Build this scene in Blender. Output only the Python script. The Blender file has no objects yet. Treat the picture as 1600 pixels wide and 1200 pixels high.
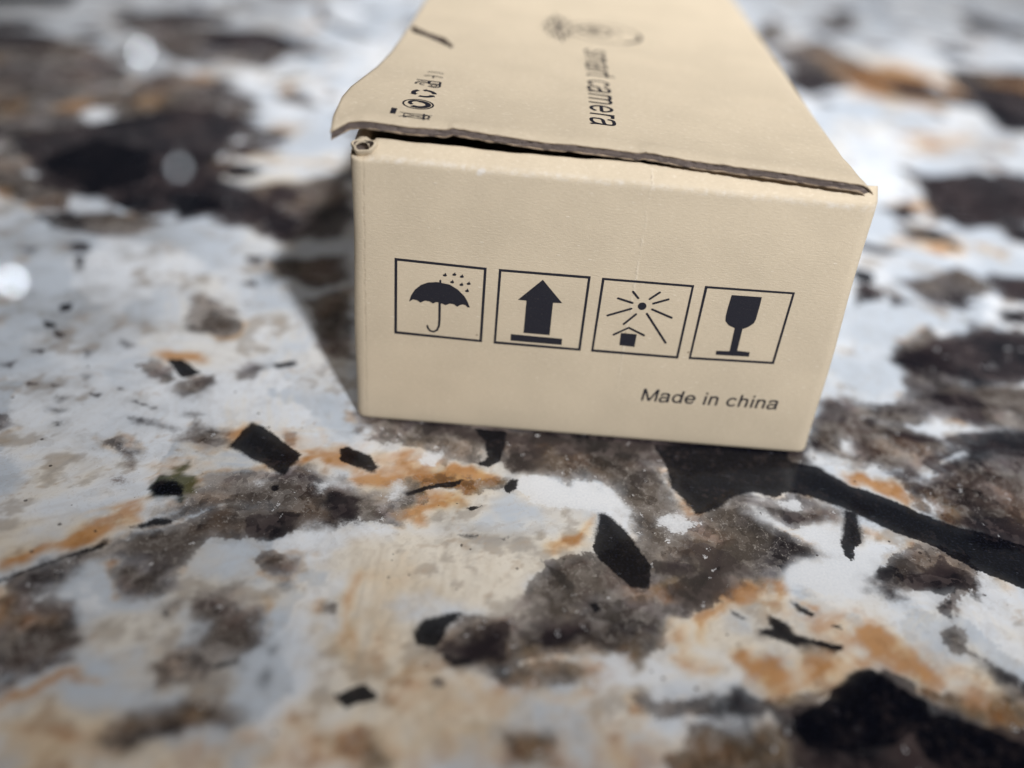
import bpy, bmesh, math, random
import numpy as np
from mathutils import Matrix, Vector
from mathutils.geometry import tessellate_polygon

# ------------------------------------------------------------------ data (millimetres)
CAM_POS = [23.02, -122.93, 92.04]
CAM_ROWS = [[0.996541, 0.030983, 0.077113], [0.081268, -0.55727, -0.826345], [0.01737, 0.829753, -0.55786]]
FOCAL_PX = 1427.47
LID_Z, LID_K, LID_T = 49.4, -0.03784, 1.2
MINERALS_AND_SHADE = [   # class, strength, falloff mm, outline in mm on the slab
 ('k',1.0,3.0,[(-16.8,-3.3),(-14.6,-4.0),(-6.3,-10.8),(-7.9,-16.1),(-11.4,-13.9),(-18.6,-10.0),(-17.6,-7.3)]),
 ('k',1.0,3.0,[(-0.9,-8.3),(0.2,-7.8),(3.9,-9.5),(5.9,-12.3),(5.4,-13.8),(2.1,-12.5),(-0.3,-11.3)]),
 ('k',1.0,3.0,[(-35.7,12.9),(-33.1,12.9),(-28.6,9.3),(-30.8,7.1),(-34.6,11.1)]),
 ('k',1.0,3.0,[(-17.5,13.9),(-13.6,15.5),(-13.0,14.0),(-15.9,12.6)]),
 ('k',1.0,3.0,[(-9.6,-18.5),(-8.5,-18.1),(-8.0,-19.2),(-8.9,-19.8)]),
 ('k',1.0,3.0,[(40.2,-18.7),(41.5,-18.8),(44.7,-23.9),(47.0,-29.0),(46.3,-33.7),(43.6,-33.9),(40.5,-29.7),(38.6,-27.1),(39.4,-23.0)]),
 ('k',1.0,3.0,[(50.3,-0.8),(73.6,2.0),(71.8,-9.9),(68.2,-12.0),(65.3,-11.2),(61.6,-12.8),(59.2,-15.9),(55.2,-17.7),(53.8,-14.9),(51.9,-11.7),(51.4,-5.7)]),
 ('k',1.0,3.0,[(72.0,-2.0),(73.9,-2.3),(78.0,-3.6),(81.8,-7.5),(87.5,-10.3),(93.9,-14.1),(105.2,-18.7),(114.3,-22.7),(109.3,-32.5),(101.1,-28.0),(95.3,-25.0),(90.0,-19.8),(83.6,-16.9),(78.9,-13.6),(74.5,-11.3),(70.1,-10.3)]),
 ('k',1.0,3.0,[(78.5,-13.6),(80.7,-13.9),(79.7,-20.0),(77.5,-22.8),(77.1,-25.3),(76.1,-23.9),(75.9,-21.9)]),
 ('p',1.0,3.0,[(124.3,14.7),(121.9,9.3),(107.9,6.8),(101.7,3.9),(95.7,-1.4),(94.9,1.1),(101.2,5.9),(107.0,10.2),(114.7,13.0)]),
 ('k',1.0,3.0,[(62.1,-36.7),(64.2,-37.7),(65.0,-39.7),(71.1,-41.1),(70.5,-42.0),(66.6,-41.2),(64.9,-41.7),(62.2,-40.8),(60.4,-40.2),(60.8,-39.1),(62.0,-39.0)]),
 ('k',1.0,3.0,[(65.7,-34.0),(66.9,-34.3),(68.9,-36.2),(68.4,-36.6),(66.3,-35.4)]),
 ('k',1.0,3.0,[(57.4,-36.3),(59.1,-37.7),(58.6,-37.9),(57.4,-37.1)]),
 ('k',1.0,3.0,[(70.4,-37.5),(71.7,-37.6),(71.4,-38.2),(70.4,-38.0)]),
 ('k',1.0,3.0,[(71.3,-44.8),(73.9,-44.5),(76.7,-47.4),(79.7,-49.3),(79.2,-51.4),(81.5,-50.9),(85.9,-52.5),(89.6,-54.2),(97.2,-56.4),(94.5,-61.8),(81.3,-60.5),(76.3,-57.2),(76.2,-53.4),(73.5,-55.6),(67.8,-57.3),(62.8,-57.1),(61.6,-54.9),(62.1,-52.6),(65.4,-50.9),(67.9,-48.2)]),
 ('k',1.0,3.0,[(7.2,-54.4),(10.2,-52.8),(11.2,-53.7),(12.2,-54.3),(12.0,-54.9),(8.4,-56.2)]),
 ('k',1.0,3.0,[(15.0,-44.4),(16.4,-41.9),(20.6,-40.0),(21.3,-40.4),(19.6,-42.6),(19.4,-44.7),(18.1,-46.4),(15.6,-46.3)]),
 ('k',1.0,3.0,[(18.5,-47.7),(20.6,-47.8),(23.0,-47.6),(22.6,-48.6),(20.7,-48.8)]),
 ('k',1.0,3.0,[(37.8,-37.0),(38.8,-36.7),(39.3,-38.1),(38.4,-38.8)]),
 ('k',1.0,3.0,[(-26.9,-29.8),(-23.9,-27.4),(-21.3,-27.1),(-21.5,-28.4),(-25.7,-29.9)]),
 ('k',1.0,3.0,[(-40.3,-41.9),(-34.3,-37.6),(-30.0,-34.2),(-28.8,-32.2),(-28.1,-33.2),(-29.4,-34.8),(-34.1,-38.0),(-40.0,-42.4)]),
 ('k',1.0,3.0,[(-8.6,-51.8),(-5.2,-50.6),(-5.5,-51.3),(-7.6,-52.4)]),
 ('k',1.0,3.0,[(10.1,-17.9),(13.9,-16.0),(19.2,-13.4),(17.9,-15.5),(15.1,-16.4),(10.9,-18.6)]),
 ('k',1.0,3.0,[(25.3,-14.9),(26.7,-12.4),(27.8,-12.6),(27.5,-14.9),(26.1,-16.0)]),
 ('k',1.0,3.0,[(19.7,-19.7),(22.9,-19.1),(21.2,-20.4)]),
 ('k',1.0,3.0,[(19.1,-26.0),(22.6,-25.5),(20.9,-26.5)]),
 ('k',1.0,3.0,[(25.4,-26.1),(26.9,-25.4),(26.1,-26.5)]),
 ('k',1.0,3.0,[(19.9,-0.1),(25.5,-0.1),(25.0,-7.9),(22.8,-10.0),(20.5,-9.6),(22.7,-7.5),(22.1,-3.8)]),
 ('k',1.0,3.0,[(55.9,-28.3),(57.4,-28.3),(56.8,-29.1)]),
 ('k',1.0,3.0,[(-16.8,-43.9),(-15.6,-44.4),(-16.1,-45.1)]),
 ('p',1.0,3.0,[(112.6,41.8),(119.6,48.6),(129.4,48.7),(133.9,46.6),(146.7,45.8),(139.6,31.5),(120.7,26.3),(114.0,26.5),(115.6,34.2)]),
 ('k',1.0,3.0,[(196.3,225.3),(205.3,227.8),(206.5,211.7),(204.1,195.8),(194.6,208.5)]),
 ('k',1.0,3.0,[(-92.3,100.9),(-86.3,105.9),(-78.6,97.3),(-74.4,82.3),(-76.5,78.9),(-82.6,86.6)]),
 ('k',1.0,3.0,[(-69.7,76.0),(-64.4,80.0),(-61.9,76.2),(-66.1,72.5)]),
 ('k',1.0,3.0,[(-50.9,100.4),(-47.0,106.5),(-41.4,104.4),(-44.8,98.5),(-48.6,96.8)]),
 ('k',1.0,3.0,[(-197.7,265.5),(-164.3,280.2),(-157.9,258.4),(-185.9,242.4)]),
 ('k',1.0,3.0,[(-65.5,283.4),(-54.3,267.7),(-36.1,251.9),(-35.3,246.4),(-50.0,254.8),(-62.9,270.9)]),
 ('k',1.0,3.0,[(-95.3,131.2),(-88.1,137.5),(-80.6,144.2),(-78.8,139.0),(-87.6,129.0),(-92.4,125.7)]),
 ('k',1.0,3.0,[(-62.3,22.7),(-59.8,22.2),(-58.7,20.6),(-60.7,20.3)]),
 ('k',1.0,3.0,[(-61.6,28.4),(-59.5,29.7),(-58.8,27.0),(-60.5,25.7)]),
 ('k',1.0,3.0,[(-26.0,-19.7),(-23.4,-18.8),(-21.8,-20.3),(-21.5,-22.4),(-25.3,-22.6),(-26.3,-20.8)]),
 ('p',1.0,3.0,[(0.3,-19.1),(5.2,-19.0),(6.3,-24.7),(2.9,-25.9),(-0.0,-24.4)]),
 ('p',1.0,3.0,[(25.7,-4.6),(30.4,-2.7),(32.8,-3.7),(32.0,-7.0),(29.7,-8.5),(26.2,-10.1)]),
 ('p',1.0,3.0,[(32.8,-2.7),(42.4,-1.8),(47.9,-3.7),(46.2,-5.5),(40.3,-4.6),(34.3,-5.7)]),
 ('p',1.0,3.0,[(31.7,-31.1),(33.7,-31.4),(36.0,-34.3),(35.6,-35.7),(34.0,-34.5)]),
 ('p',1.0,3.0,[(47.1,-28.0),(53.0,-27.9),(53.9,-29.2),(50.9,-30.9),(47.6,-30.3)]),
 ('p',1.0,3.0,[(17.8,-47.0),(20.3,-43.7),(26.3,-41.1),(27.7,-43.4),(26.6,-46.9),(22.5,-48.4),(19.4,-48.0)]),
 ('p',1.0,3.0,[(30.7,-40.6),(32.6,-39.6),(34.8,-41.9),(32.6,-42.9)]),
 ('p',1.0,3.0,[(49.6,-32.0),(53.4,-28.3),(58.5,-31.0),(58.4,-33.7),(54.7,-35.9),(51.4,-35.8),(49.0,-34.3)]),
 ('p',1.0,3.0,[(81.2,-23.3),(83.4,-24.6),(79.5,-30.2),(78.4,-30.3)]),
 ('p',1.0,3.0,[(86.4,-33.1),(89.2,-31.9),(88.3,-35.1),(87.5,-34.7)]),
 ('p',1.0,3.0,[(88.5,-3.6),(93.3,-1.1),(94.8,-4.0),(91.2,-5.1)]),
 ('p',1.0,3.0,[(89.4,12.1),(92.3,12.9),(92.1,11.0),(89.4,9.2)]),
 ('p',1.0,3.0,[(105.8,15.1),(115.2,19.5),(110.9,14.3),(105.9,12.9)]),
 ('p',1.0,3.0,[(91.7,9.5),(99.1,8.4),(102.0,7.0),(97.0,6.0)]),
 ('p',1.0,3.0,[(96.7,-0.6),(102.7,2.1),(102.1,-0.6),(97.3,-2.5)]),
 ('p',1.0,3.0,[(77.3,3.4),(79.2,4.4),(80.6,1.9),(78.3,0.9)]),
 ('p',1.0,3.0,[(67.6,-14.9),(70.6,-15.1),(72.5,-16.5),(69.2,-18.0)]),
 ('p',1.0,3.0,[(79.5,-30.2),(81.3,-30.9),(83.0,-32.1),(80.2,-32.4)]),
 ('p',1.0,3.0,[(92.6,-29.3),(94.2,-29.6),(93.6,-31.0),(92.4,-30.7)]),
 ('p',1.0,3.0,[(52.4,-52.7),(54.0,-50.2),(56.3,-49.1),(58.3,-51.2),(60.6,-51.3),(59.0,-53.5),(56.4,-55.1),(54.8,-54.2)]),
 ('p',1.0,3.0,[(88.8,-41.4),(91.5,-42.7),(93.9,-44.4),(96.3,-46.0),(94.9,-49.0),(89.5,-45.9)]),
 ('p',1.0,3.0,[(-11.3,-28.7),(-11.0,-26.2),(-7.9,-24.8),(-4.3,-23.9),(-3.9,-26.9),(-7.7,-29.5),(-10.7,-29.6)]),
 ('p',1.0,3.0,[(0.2,-23.4),(5.3,-22.8),(5.0,-24.9),(1.6,-25.3)]),
 ('p',1.0,3.0,[(-16.2,-62.6),(-14.1,-61.2),(-9.1,-60.2),(-9.7,-61.4),(-12.5,-62.6),(-12.7,-63.5),(-14.3,-64.1)]),
 ('p',1.0,3.0,[(17.9,-51.4),(19.1,-50.9),(19.7,-52.1),(18.4,-52.5)]),
 ('p',1.0,3.0,[(-3.7,-37.8),(-2.6,-37.0),(-2.6,-38.3)]),
 ('p',1.0,3.0,[(-2.1,-53.0),(-1.6,-51.9),(-1.3,-53.9)]),
 ('p',1.0,3.0,[(-2.2,-48.3),(-1.5,-48.2),(-1.6,-49.0)]),
 ('p',1.0,3.0,[(103.2,64.6),(107.6,68.8),(109.4,64.0),(106.9,58.7),(99.9,55.9)]),
 ('p',1.0,3.0,[(109.4,64.0),(114.4,60.0),(108.4,55.8)]),
 ('p',1.0,3.0,[(121.1,61.2),(126.8,63.8),(129.9,59.4),(125.3,55.5)]),
 ('p',1.0,3.0,[(136.5,75.8),(140.9,78.4),(144.0,71.8),(138.3,68.3)]),
 ('p',1.0,3.0,[(125.2,115.1),(133.2,121.7),(133.8,112.2),(128.3,104.2)]),
 ('p',1.0,3.0,[(139.5,123.0),(150.1,141.2),(159.3,143.3),(156.8,121.8),(147.4,112.7),(138.2,108.5)]),
 ('p',1.0,3.0,[(164.1,240.4),(182.1,253.0),(196.1,238.4),(197.3,221.3),(183.3,225.9),(166.1,229.6)]),
 ('p',1.0,3.0,[(253.9,407.4),(268.0,404.5),(278.7,376.9),(279.7,355.5),(249.0,365.8)]),
 ('p',1.0,3.0,[(129.9,251.6),(143.4,261.1),(146.9,242.2),(136.8,234.5)]),
 ('p',1.0,3.0,[(130.8,328.8),(141.5,332.8),(141.9,319.3),(131.4,315.5)]),
 ('p',1.0,3.0,[(171.3,154.8),(181.2,154.1),(182.4,143.0),(168.4,139.8)]),
 ('p',1.0,3.0,[(154.7,109.6),(161.0,113.2),(165.1,109.4),(158.7,95.3),(153.7,100.6)]),
 ('p',1.0,3.0,[(175.7,376.1),(194.5,391.9),(190.9,366.4),(177.1,361.0)]),
 ('p',1.0,3.0,[(209.6,324.0),(225.7,323.1),(228.4,305.6),(211.7,303.0)]),
 ('p',1.0,3.0,[(227.5,288.1),(242.2,292.8),(247.3,278.2),(226.6,271.8)]),
 ('p',1.0,3.0,[(133.4,58.5),(141.1,63.0),(139.7,53.4),(133.1,52.3)]),
 ('p',1.0,3.0,[(103.7,20.4),(114.5,24.2),(115.5,18.6),(106.1,16.2)]),
 ('p',1.0,3.0,[(101.3,61.0),(104.0,64.8),(104.2,59.8)]),
 ('p',1.0,3.0,[(-110.1,107.3),(-94.9,127.0),(-80.6,144.2),(-68.2,150.0),(-53.2,142.6),(-61.5,127.6),(-59.5,112.5),(-68.4,108.5),(-73.5,98.5),(-83.9,102.9),(-90.4,97.9),(-98.7,102.9)]),
 ('p',1.0,3.0,[(-59.1,81.2),(-49.5,87.8),(-40.9,82.1),(-33.4,82.3),(-24.5,75.6),(-33.8,72.3),(-41.5,68.1),(-46.9,75.1),(-53.0,69.8)]),
 ('p',1.0,3.0,[(-19.8,86.7),(-18.0,96.4),(-14.6,80.5),(-21.5,83.4)]),
 ('p',1.0,3.0,[(-96.9,222.5),(-95.6,241.7),(-78.8,248.1),(-61.8,235.0),(-44.5,216.3),(-61.4,214.0),(-75.8,219.3),(-86.7,212.1)]),
 ('p',1.0,3.0,[(-137.7,245.8),(-132.4,256.4),(-113.4,268.5),(-97.3,270.5),(-93.8,254.6),(-110.2,244.2),(-127.2,237.7)]),
 ('p',1.0,3.0,[(-176.1,226.7),(-163.5,233.6),(-152.1,228.2),(-158.1,218.3),(-170.5,215.5)]),
 ('p',1.0,3.0,[(-72.1,54.4),(-68.3,55.2),(-66.4,50.8),(-69.0,49.7)]),
 ('p',1.0,3.0,[(-80.0,50.5),(-76.7,51.1),(-76.0,48.4)]),
 ('p',1.0,3.0,[(-80.2,68.1),(-77.8,71.4),(-76.2,67.6)]),
 ('p',1.0,3.0,[(-70.1,295.8),(-67.2,301.9),(-61.7,284.9),(-64.6,279.1)]),
 ('p',1.0,3.0,[(-95.0,86.9),(-90.1,94.6),(-85.2,86.0),(-89.2,82.0)]),
 ('p',1.0,3.0,[(-74.2,107.1),(-59.5,112.5),(-54.1,103.1),(-58.9,98.6),(-69.0,99.6)]),
 ('p',1.0,3.0,[(-30.8,43.3),(-28.7,44.7),(-27.4,41.8),(-29.8,41.4)]),
 ('p',1.0,3.0,[(-33.5,55.1),(-29.6,55.9),(-29.4,51.2),(-31.6,52.0)]),
 ('p',1.0,3.0,[(-68.0,48.6),(-65.7,49.0),(-63.5,42.7),(-64.0,41.5)]),
 ('p',1.0,3.0,[(-58.7,19.7),(-55.8,18.9),(-56.5,16.7),(-58.3,17.7)]),
 ('p',1.0,3.0,[(-46.3,18.3),(-43.1,16.3),(-43.9,15.3),(-45.8,17.1)]),
 ('p',1.0,3.0,[(-56.7,2.5),(-53.4,2.3),(-55.0,1.3)]),
 ('p',1.0,3.0,[(-51.7,2.2),(-50.1,2.0),(-50.7,1.2)]),
 ('p',1.0,3.0,[(-49.4,-0.4),(-47.5,-0.8),(-47.9,-1.7)]),
 ('p',1.0,3.0,[(-48.7,-3.7),(-46.6,-4.1),(-47.4,-4.9)]),
 ('p',1.0,3.0,[(-28.0,-2.5),(-24.5,-2.4),(-26.2,-3.4)]),
 ('p',1.0,3.0,[(-37.9,0.0),(-32.7,-2.0),(-32.8,-2.5),(-37.7,-0.4)]),
 ('p',1.0,3.0,[(-36.3,-5.0),(-34.2,-5.0),(-27.6,-6.9),(-27.6,-7.4),(-34.6,-6.1)]),
 ('p',1.0,3.0,[(-51.0,13.8),(-49.6,13.6),(-49.6,11.6)]),
 ('p',1.0,3.0,[(-60.5,12.3),(-57.4,12.8),(-57.5,11.2)]),
 ('p',1.0,3.0,[(-62.7,7.3),(-60.7,8.3),(-60.6,6.4)]),
 ('p',1.0,3.0,[(-47.4,5.7),(-46.1,5.6),(-46.4,4.4)]),
 ('p',1.0,3.0,[(-44.7,0.7),(-42.9,1.3),(-43.2,-0.0)]),
 ('p',1.0,3.0,[(-41.3,3.3),(-39.7,3.2),(-40.2,2.5)]),
 ('p',1.0,3.0,[(-46.7,-7.4),(-45.9,-7.2),(-45.9,-8.3)]),
 ('g',1.0,3.0,[(-38.2,-41.2),(-29.3,-35.0),(-26.6,-31.0),(-20.7,-26.8),(-14.0,-24.0),(0.1,-21.3),(1.0,-24.3),(-3.6,-26.9),(-10.9,-30.1),(-14.7,-31.0),(-15.1,-34.8),(-16.0,-37.1),(-15.6,-39.3),(-18.7,-41.3),(-21.8,-42.0),(-24.4,-38.5),(-24.4,-36.7),(-28.1,-37.1),(-29.8,-42.0),(-30.5,-43.3),(-29.1,-46.4),(-26.6,-48.0),(-24.5,-47.4),(-23.9,-50.4),(-25.0,-51.9),(-24.2,-53.6),(-26.5,-54.9),(-28.5,-55.4),(-28.8,-53.0),(-30.5,-49.9),(-33.7,-48.0),(-35.0,-47.7),(-36.6,-43.1)]),
 ('g',1.0,3.0,[(-8.9,-32.7),(-7.7,-31.0),(-1.9,-31.5),(-2.1,-34.8),(-5.4,-36.0),(-7.6,-36.2),(-8.2,-34.5)]),
 ('g',1.0,3.0,[(-13.9,-40.3),(-11.8,-38.4),(-8.7,-38.1),(-8.3,-40.6),(-4.9,-41.9),(-4.3,-45.8),(-3.5,-46.1),(-4.2,-48.9),(-5.3,-51.5),(-8.5,-52.1),(-10.1,-53.7),(-12.5,-55.6),(-13.8,-56.7),(-13.9,-51.6),(-11.4,-48.4),(-11.9,-45.0)]),
 ('g',1.0,3.0,[(-17.2,-42.8),(-14.6,-41.5),(-14.9,-43.3),(-16.5,-44.1)]),
 ('g',1.0,3.0,[(-32.8,-56.8),(-29.2,-55.1),(-28.6,-55.7),(-30.1,-57.9),(-31.5,-59.3)]),
 ('g',1.0,3.0,[(-14.5,-60.0),(-11.6,-57.5),(-6.9,-56.4),(-3.3,-58.4),(-3.6,-60.3),(-8.7,-61.4),(-12.0,-62.5),(-16.1,-62.9)]),
 ('g',1.0,3.0,[(2.4,-40.8),(4.5,-40.5),(4.6,-42.6),(2.9,-41.9)]),
 ('g',1.0,3.0,[(-38.3,35.8),(-32.1,35.8),(-27.6,29.8),(-26.5,22.8),(-29.4,20.5),(-31.9,22.8),(-36.4,22.9)]),
 ('g',1.0,3.0,[(-40.3,11.4),(-37.3,12.7),(-32.6,8.7),(-31.1,6.7),(-32.2,5.0),(-36.3,7.4)]),
 ('g',1.0,3.0,[(-31.7,3.6),(-29.5,6.9),(-26.5,8.1),(-24.7,6.1),(-26.0,2.3),(-29.0,0.4),(-31.4,1.5)]),
 ('g',1.0,3.0,[(-23.1,10.9),(-21.5,14.3),(-18.2,13.2),(-19.3,9.1),(-21.9,8.0)]),
 ('g',1.0,3.0,[(-26.7,-11.0),(-23.9,-4.3),(-19.1,-6.3),(-18.8,-10.0),(-21.3,-11.6)]),
 ('g',1.0,3.0,[(-38.8,-10.8),(-37.6,-10.0),(-33.7,-12.6),(-31.7,-15.3),(-31.7,-17.6),(-33.8,-16.1)]),
 ('g',1.0,3.0,[(-58.0,-7.0),(-54.1,-7.1),(-52.2,-9.4),(-55.3,-12.3)]),
 ('g',1.0,3.0,[(-33.0,-20.0),(-31.8,-19.3),(-30.6,-20.5),(-32.3,-20.7)]),
 ('g',1.0,3.0,[(-20.8,-22.3),(-19.7,-16.7),(-16.6,-15.1),(-11.9,-13.4),(-7.5,-16.3),(-4.6,-14.2),(-2.4,-17.9),(0.3,-18.7),(1.2,-23.3),(-24.3,-26.2)]),
 ('g',1.0,3.0,[(-10.7,-5.8),(-8.6,-4.8),(-8.1,-8.6),(-9.7,-8.2)]),
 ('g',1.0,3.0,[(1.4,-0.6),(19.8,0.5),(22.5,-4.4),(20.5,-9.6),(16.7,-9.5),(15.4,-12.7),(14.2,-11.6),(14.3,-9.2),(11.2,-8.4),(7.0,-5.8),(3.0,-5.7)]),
 ('g',1.0,3.0,[(9.8,-15.7),(19.2,-12.8),(25.2,-12.0),(26.7,-12.7),(25.3,-14.4),(14.7,-16.8),(11.1,-22.6),(10.6,-24.2),(5.8,-22.7),(4.8,-19.1)]),
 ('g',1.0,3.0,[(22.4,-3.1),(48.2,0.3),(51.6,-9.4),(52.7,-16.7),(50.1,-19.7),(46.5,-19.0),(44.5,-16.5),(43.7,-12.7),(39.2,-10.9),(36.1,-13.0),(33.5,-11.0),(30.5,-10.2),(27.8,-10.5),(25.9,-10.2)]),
 ('g',1.0,3.0,[(30.6,-30.2),(28.4,-36.7),(26.9,-40.6),(21.3,-40.4),(18.0,-45.8),(18.2,-47.7),(21.9,-48.5),(26.1,-49.2),(30.8,-47.3),(35.4,-44.9),(37.9,-44.3),(39.3,-46.8),(42.1,-45.8),(42.6,-46.9),(46.7,-45.4),(47.9,-43.0),(48.4,-38.5),(53.5,-36.3),(55.2,-24.6),(44.0,-24.3),(41.0,-27.1)]),
 ('g',1.0,3.0,[(24.9,-49.6),(30.8,-47.6),(35.6,-46.8),(38.3,-48.4),(35.2,-50.5),(30.8,-51.6),(26.8,-51.6)]),
 ('g',1.0,3.0,[(42.2,-51.6),(44.4,-50.3),(47.5,-51.5),(50.0,-50.9),(53.1,-49.9),(52.6,-52.7),(48.2,-53.6),(43.8,-53.5)]),
 ('g',1.0,3.0,[(27.0,-57.9),(32.6,-57.7),(33.4,-58.9),(32.6,-61.7),(28.2,-62.1)]),
 ('g',1.0,3.0,[(9.2,-60.3),(12.7,-58.8),(14.8,-63.5),(10.3,-63.8)]),
 ('g',1.0,3.0,[(45.9,-15.3),(51.8,-12.3),(55.2,-18.0),(59.2,-15.9),(62.2,-11.6),(68.1,-12.6),(71.8,-9.9),(77.6,-14.3),(69.7,-19.0),(64.0,-16.4),(66.6,-19.9),(70.5,-22.0),(73.8,-23.2),(72.0,-25.8),(69.6,-27.0),(66.2,-28.4),(64.3,-30.9),(60.3,-32.2),(55.8,-34.9),(51.4,-36.2),(49.5,-35.5),(44.0,-38.2)]),
 ('g',1.0,3.0,[(81.0,-22.9),(86.6,-19.2),(90.4,-18.8),(94.2,-21.4),(95.4,-24.8),(95.7,-26.6),(89.4,-34.9),(87.8,-33.8),(86.5,-32.6),(85.0,-29.2),(80.0,-32.0),(78.7,-30.8)]),
 ('g',1.0,3.0,[(76.4,1.3),(81.0,11.7),(89.2,12.8),(92.4,11.8),(99.3,9.1),(103.0,7.5),(96.6,1.3),(92.3,-1.8),(88.5,-3.6),(84.0,-2.2),(80.5,-0.1)]),
 ('g',1.0,3.0,[(89.1,-5.3),(95.0,-3.4),(102.3,3.3),(121.2,7.8),(108.6,-19.3),(99.2,-15.1),(94.1,-13.5),(91.0,-9.3)]),
 ('g',1.0,3.0,[(91.0,17.6),(105.9,18.9),(116.9,18.2),(126.6,19.5),(124.0,13.9),(112.3,12.3),(103.6,12.6),(95.1,13.6)]),
 ('g',1.0,3.0,[(44.1,-37.2),(47.4,-39.8),(47.3,-43.8),(45.3,-45.1),(43.4,-46.1)]),
 ('g',1.0,3.0,[(49.1,-53.4),(52.5,-54.1),(56.1,-55.1),(61.6,-54.6),(62.8,-57.1),(71.1,-57.6),(76.3,-57.2),(88.8,-62.2),(47.6,-65.4),(45.3,-60.1),(48.6,-57.6)]),
 ('g',1.0,3.0,[(58.9,-50.8),(64.7,-48.9),(67.9,-48.2),(65.4,-50.9),(62.0,-52.9),(59.9,-52.1)]),
 ('g',1.0,3.0,[(42.8,-53.6),(47.9,-51.8),(52.6,-51.4),(52.8,-54.1),(49.1,-53.4),(46.2,-54.3)]),
 ('g',1.0,3.0,[(84.4,-38.6),(88.4,-36.6),(90.0,-38.5),(88.0,-41.9),(85.1,-40.2)]),
 ('g',1.0,3.0,[(65.3,-40.1),(70.6,-41.6),(69.4,-42.7),(65.6,-42.6)]),
 ('g',1.0,3.0,[(-162.2,199.1),(-136.5,208.3),(-115.1,192.7),(-100.6,171.0),(-102.3,152.3),(-115.8,143.5),(-133.8,143.0)]),
 ('g',1.0,3.0,[(-131.7,138.9),(-114.8,141.4),(-98.9,136.8),(-91.2,145.8),(-94.9,127.0),(-107.8,111.7),(-113.5,102.8)]),
 ('g',1.0,3.0,[(-100.6,171.0),(-94.4,184.3),(-76.7,178.4),(-57.8,160.3),(-59.6,145.4),(-74.2,150.7),(-87.3,146.9),(-95.8,154.2)]),
 ('g',1.0,3.0,[(-55.5,166.0),(-50.0,175.5),(-38.4,160.8),(-42.2,157.3),(-50.2,159.9)]),
 ('g',1.0,3.0,[(-71.3,109.6),(-59.4,116.3),(-52.1,107.1),(-48.4,88.0),(-59.1,81.2),(-69.7,76.0),(-76.7,91.1),(-74.1,100.1)]),
 ('g',1.0,3.0,[(-111.9,99.6),(-108.4,107.7),(-90.4,97.9),(-81.4,83.8),(-79.3,69.7),(-88.0,72.0),(-100.2,76.6)]),
 ('g',1.0,3.0,[(-38.4,81.2),(-25.7,86.9),(-15.7,80.3),(-13.6,68.5),(-19.6,66.0),(-28.5,73.4)]),
 ('g',1.0,3.0,[(-121.2,236.0),(-101.1,235.8),(-86.7,212.1),(-83.0,194.0),(-95.7,192.9),(-108.7,211.3)]),
 ('g',1.0,3.0,[(124.2,319.5),(140.1,318.7),(139.0,299.1),(127.4,295.0)]),
 ('g',1.0,3.0,[(161.7,355.1),(184.9,364.1),(181.8,340.9),(163.2,327.1)]),
 ('g',1.0,3.0,[(126.5,282.8),(157.8,318.5),(168.8,274.6),(187.2,259.5),(183.3,225.9),(160.2,227.9),(148.4,242.7),(129.6,256.6)]),
 ('g',1.0,3.0,[(205.7,286.6),(239.4,286.4),(229.0,238.9),(205.3,227.8),(197.0,247.9)]),
 ('g',1.0,3.0,[(145.5,140.2),(154.6,147.9),(173.0,135.5),(167.4,114.5),(155.8,112.1),(146.4,110.2),(134.2,107.6)]),
 ('g',1.0,3.0,[(105.5,42.1),(113.7,49.1),(115.6,34.2),(114.0,26.5),(120.7,26.3),(125.9,28.3),(121.5,18.4),(102.5,16.8),(100.2,25.7)]),
 ('g',1.0,3.0,[(125.3,103.6),(132.5,102.8),(138.7,99.8),(133.2,94.5),(124.3,94.8)]),
 ('g',1.0,3.0,[(82.3,16.2),(88.6,18.2),(96.7,14.9),(88.7,9.6),(80.4,8.5)]),
 ('g',1.0,3.0,[(-2.0,2.1),(78.2,3.8),(75.6,-3.5),(57.7,-7.4),(36.9,-6.7),(22.3,-5.3),(5.7,-5.8),(0.1,-2.7)]),  # grey quartz band drawn along the box foot to darken the contact zone
 ('p',1.0,3.0,[(9.1,-0.0),(76.9,1.8),(75.4,-1.2),(47.6,-3.4),(32.8,-3.9),(22.2,-3.9),(10.5,-2.7)]),  # dark strip at the box foot: contact shade painted in with the dark stone
 ('p',1.0,3.0,[(59.9,-52.1),(66.2,-50.1),(71.1,-45.4),(75.0,-45.0),(80.8,-50.2),(87.4,-52.4),(93.6,-51.9),(91.4,-62.6),(60.9,-64.9),(60.8,-58.5)]),
 ('g',1.0,3.0,[(78.7,-47.6),(84.8,-47.8),(90.0,-46.2),(94.9,-49.0),(92.6,-53.9),(87.1,-53.1),(80.5,-51.3)]),
 ('p',1.0,3.0,[(94.8,-11.7),(103.7,-13.5),(110.2,-16.0),(107.2,-22.5),(97.5,-19.5)]),
 ('p',1.0,3.0,[(103.9,7.6),(111.6,10.8),(123.6,13.1),(119.5,4.2),(111.2,4.5),(104.0,2.2)]),
 ('p',1.0,3.0,[(-111.7,114.5),(-95.3,131.2),(-77.4,147.4),(-62.9,146.8),(-57.3,137.1),(-59.2,120.2),(-52.4,93.5),(-60.5,85.4),(-72.3,85.8),(-75.4,76.2),(-84.4,80.1),(-97.7,92.8)]),
 ('p',1.0,3.0,[(-105.2,103.6),(-93.9,124.5),(-80.6,142.6),(-64.0,144.2),(-53.0,138.3),(-57.2,120.7),(-54.2,101.9),(-57.8,90.1),(-48.4,80.1),(-66.0,74.4),(-76.4,77.9),(-93.3,88.4)]),
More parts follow.
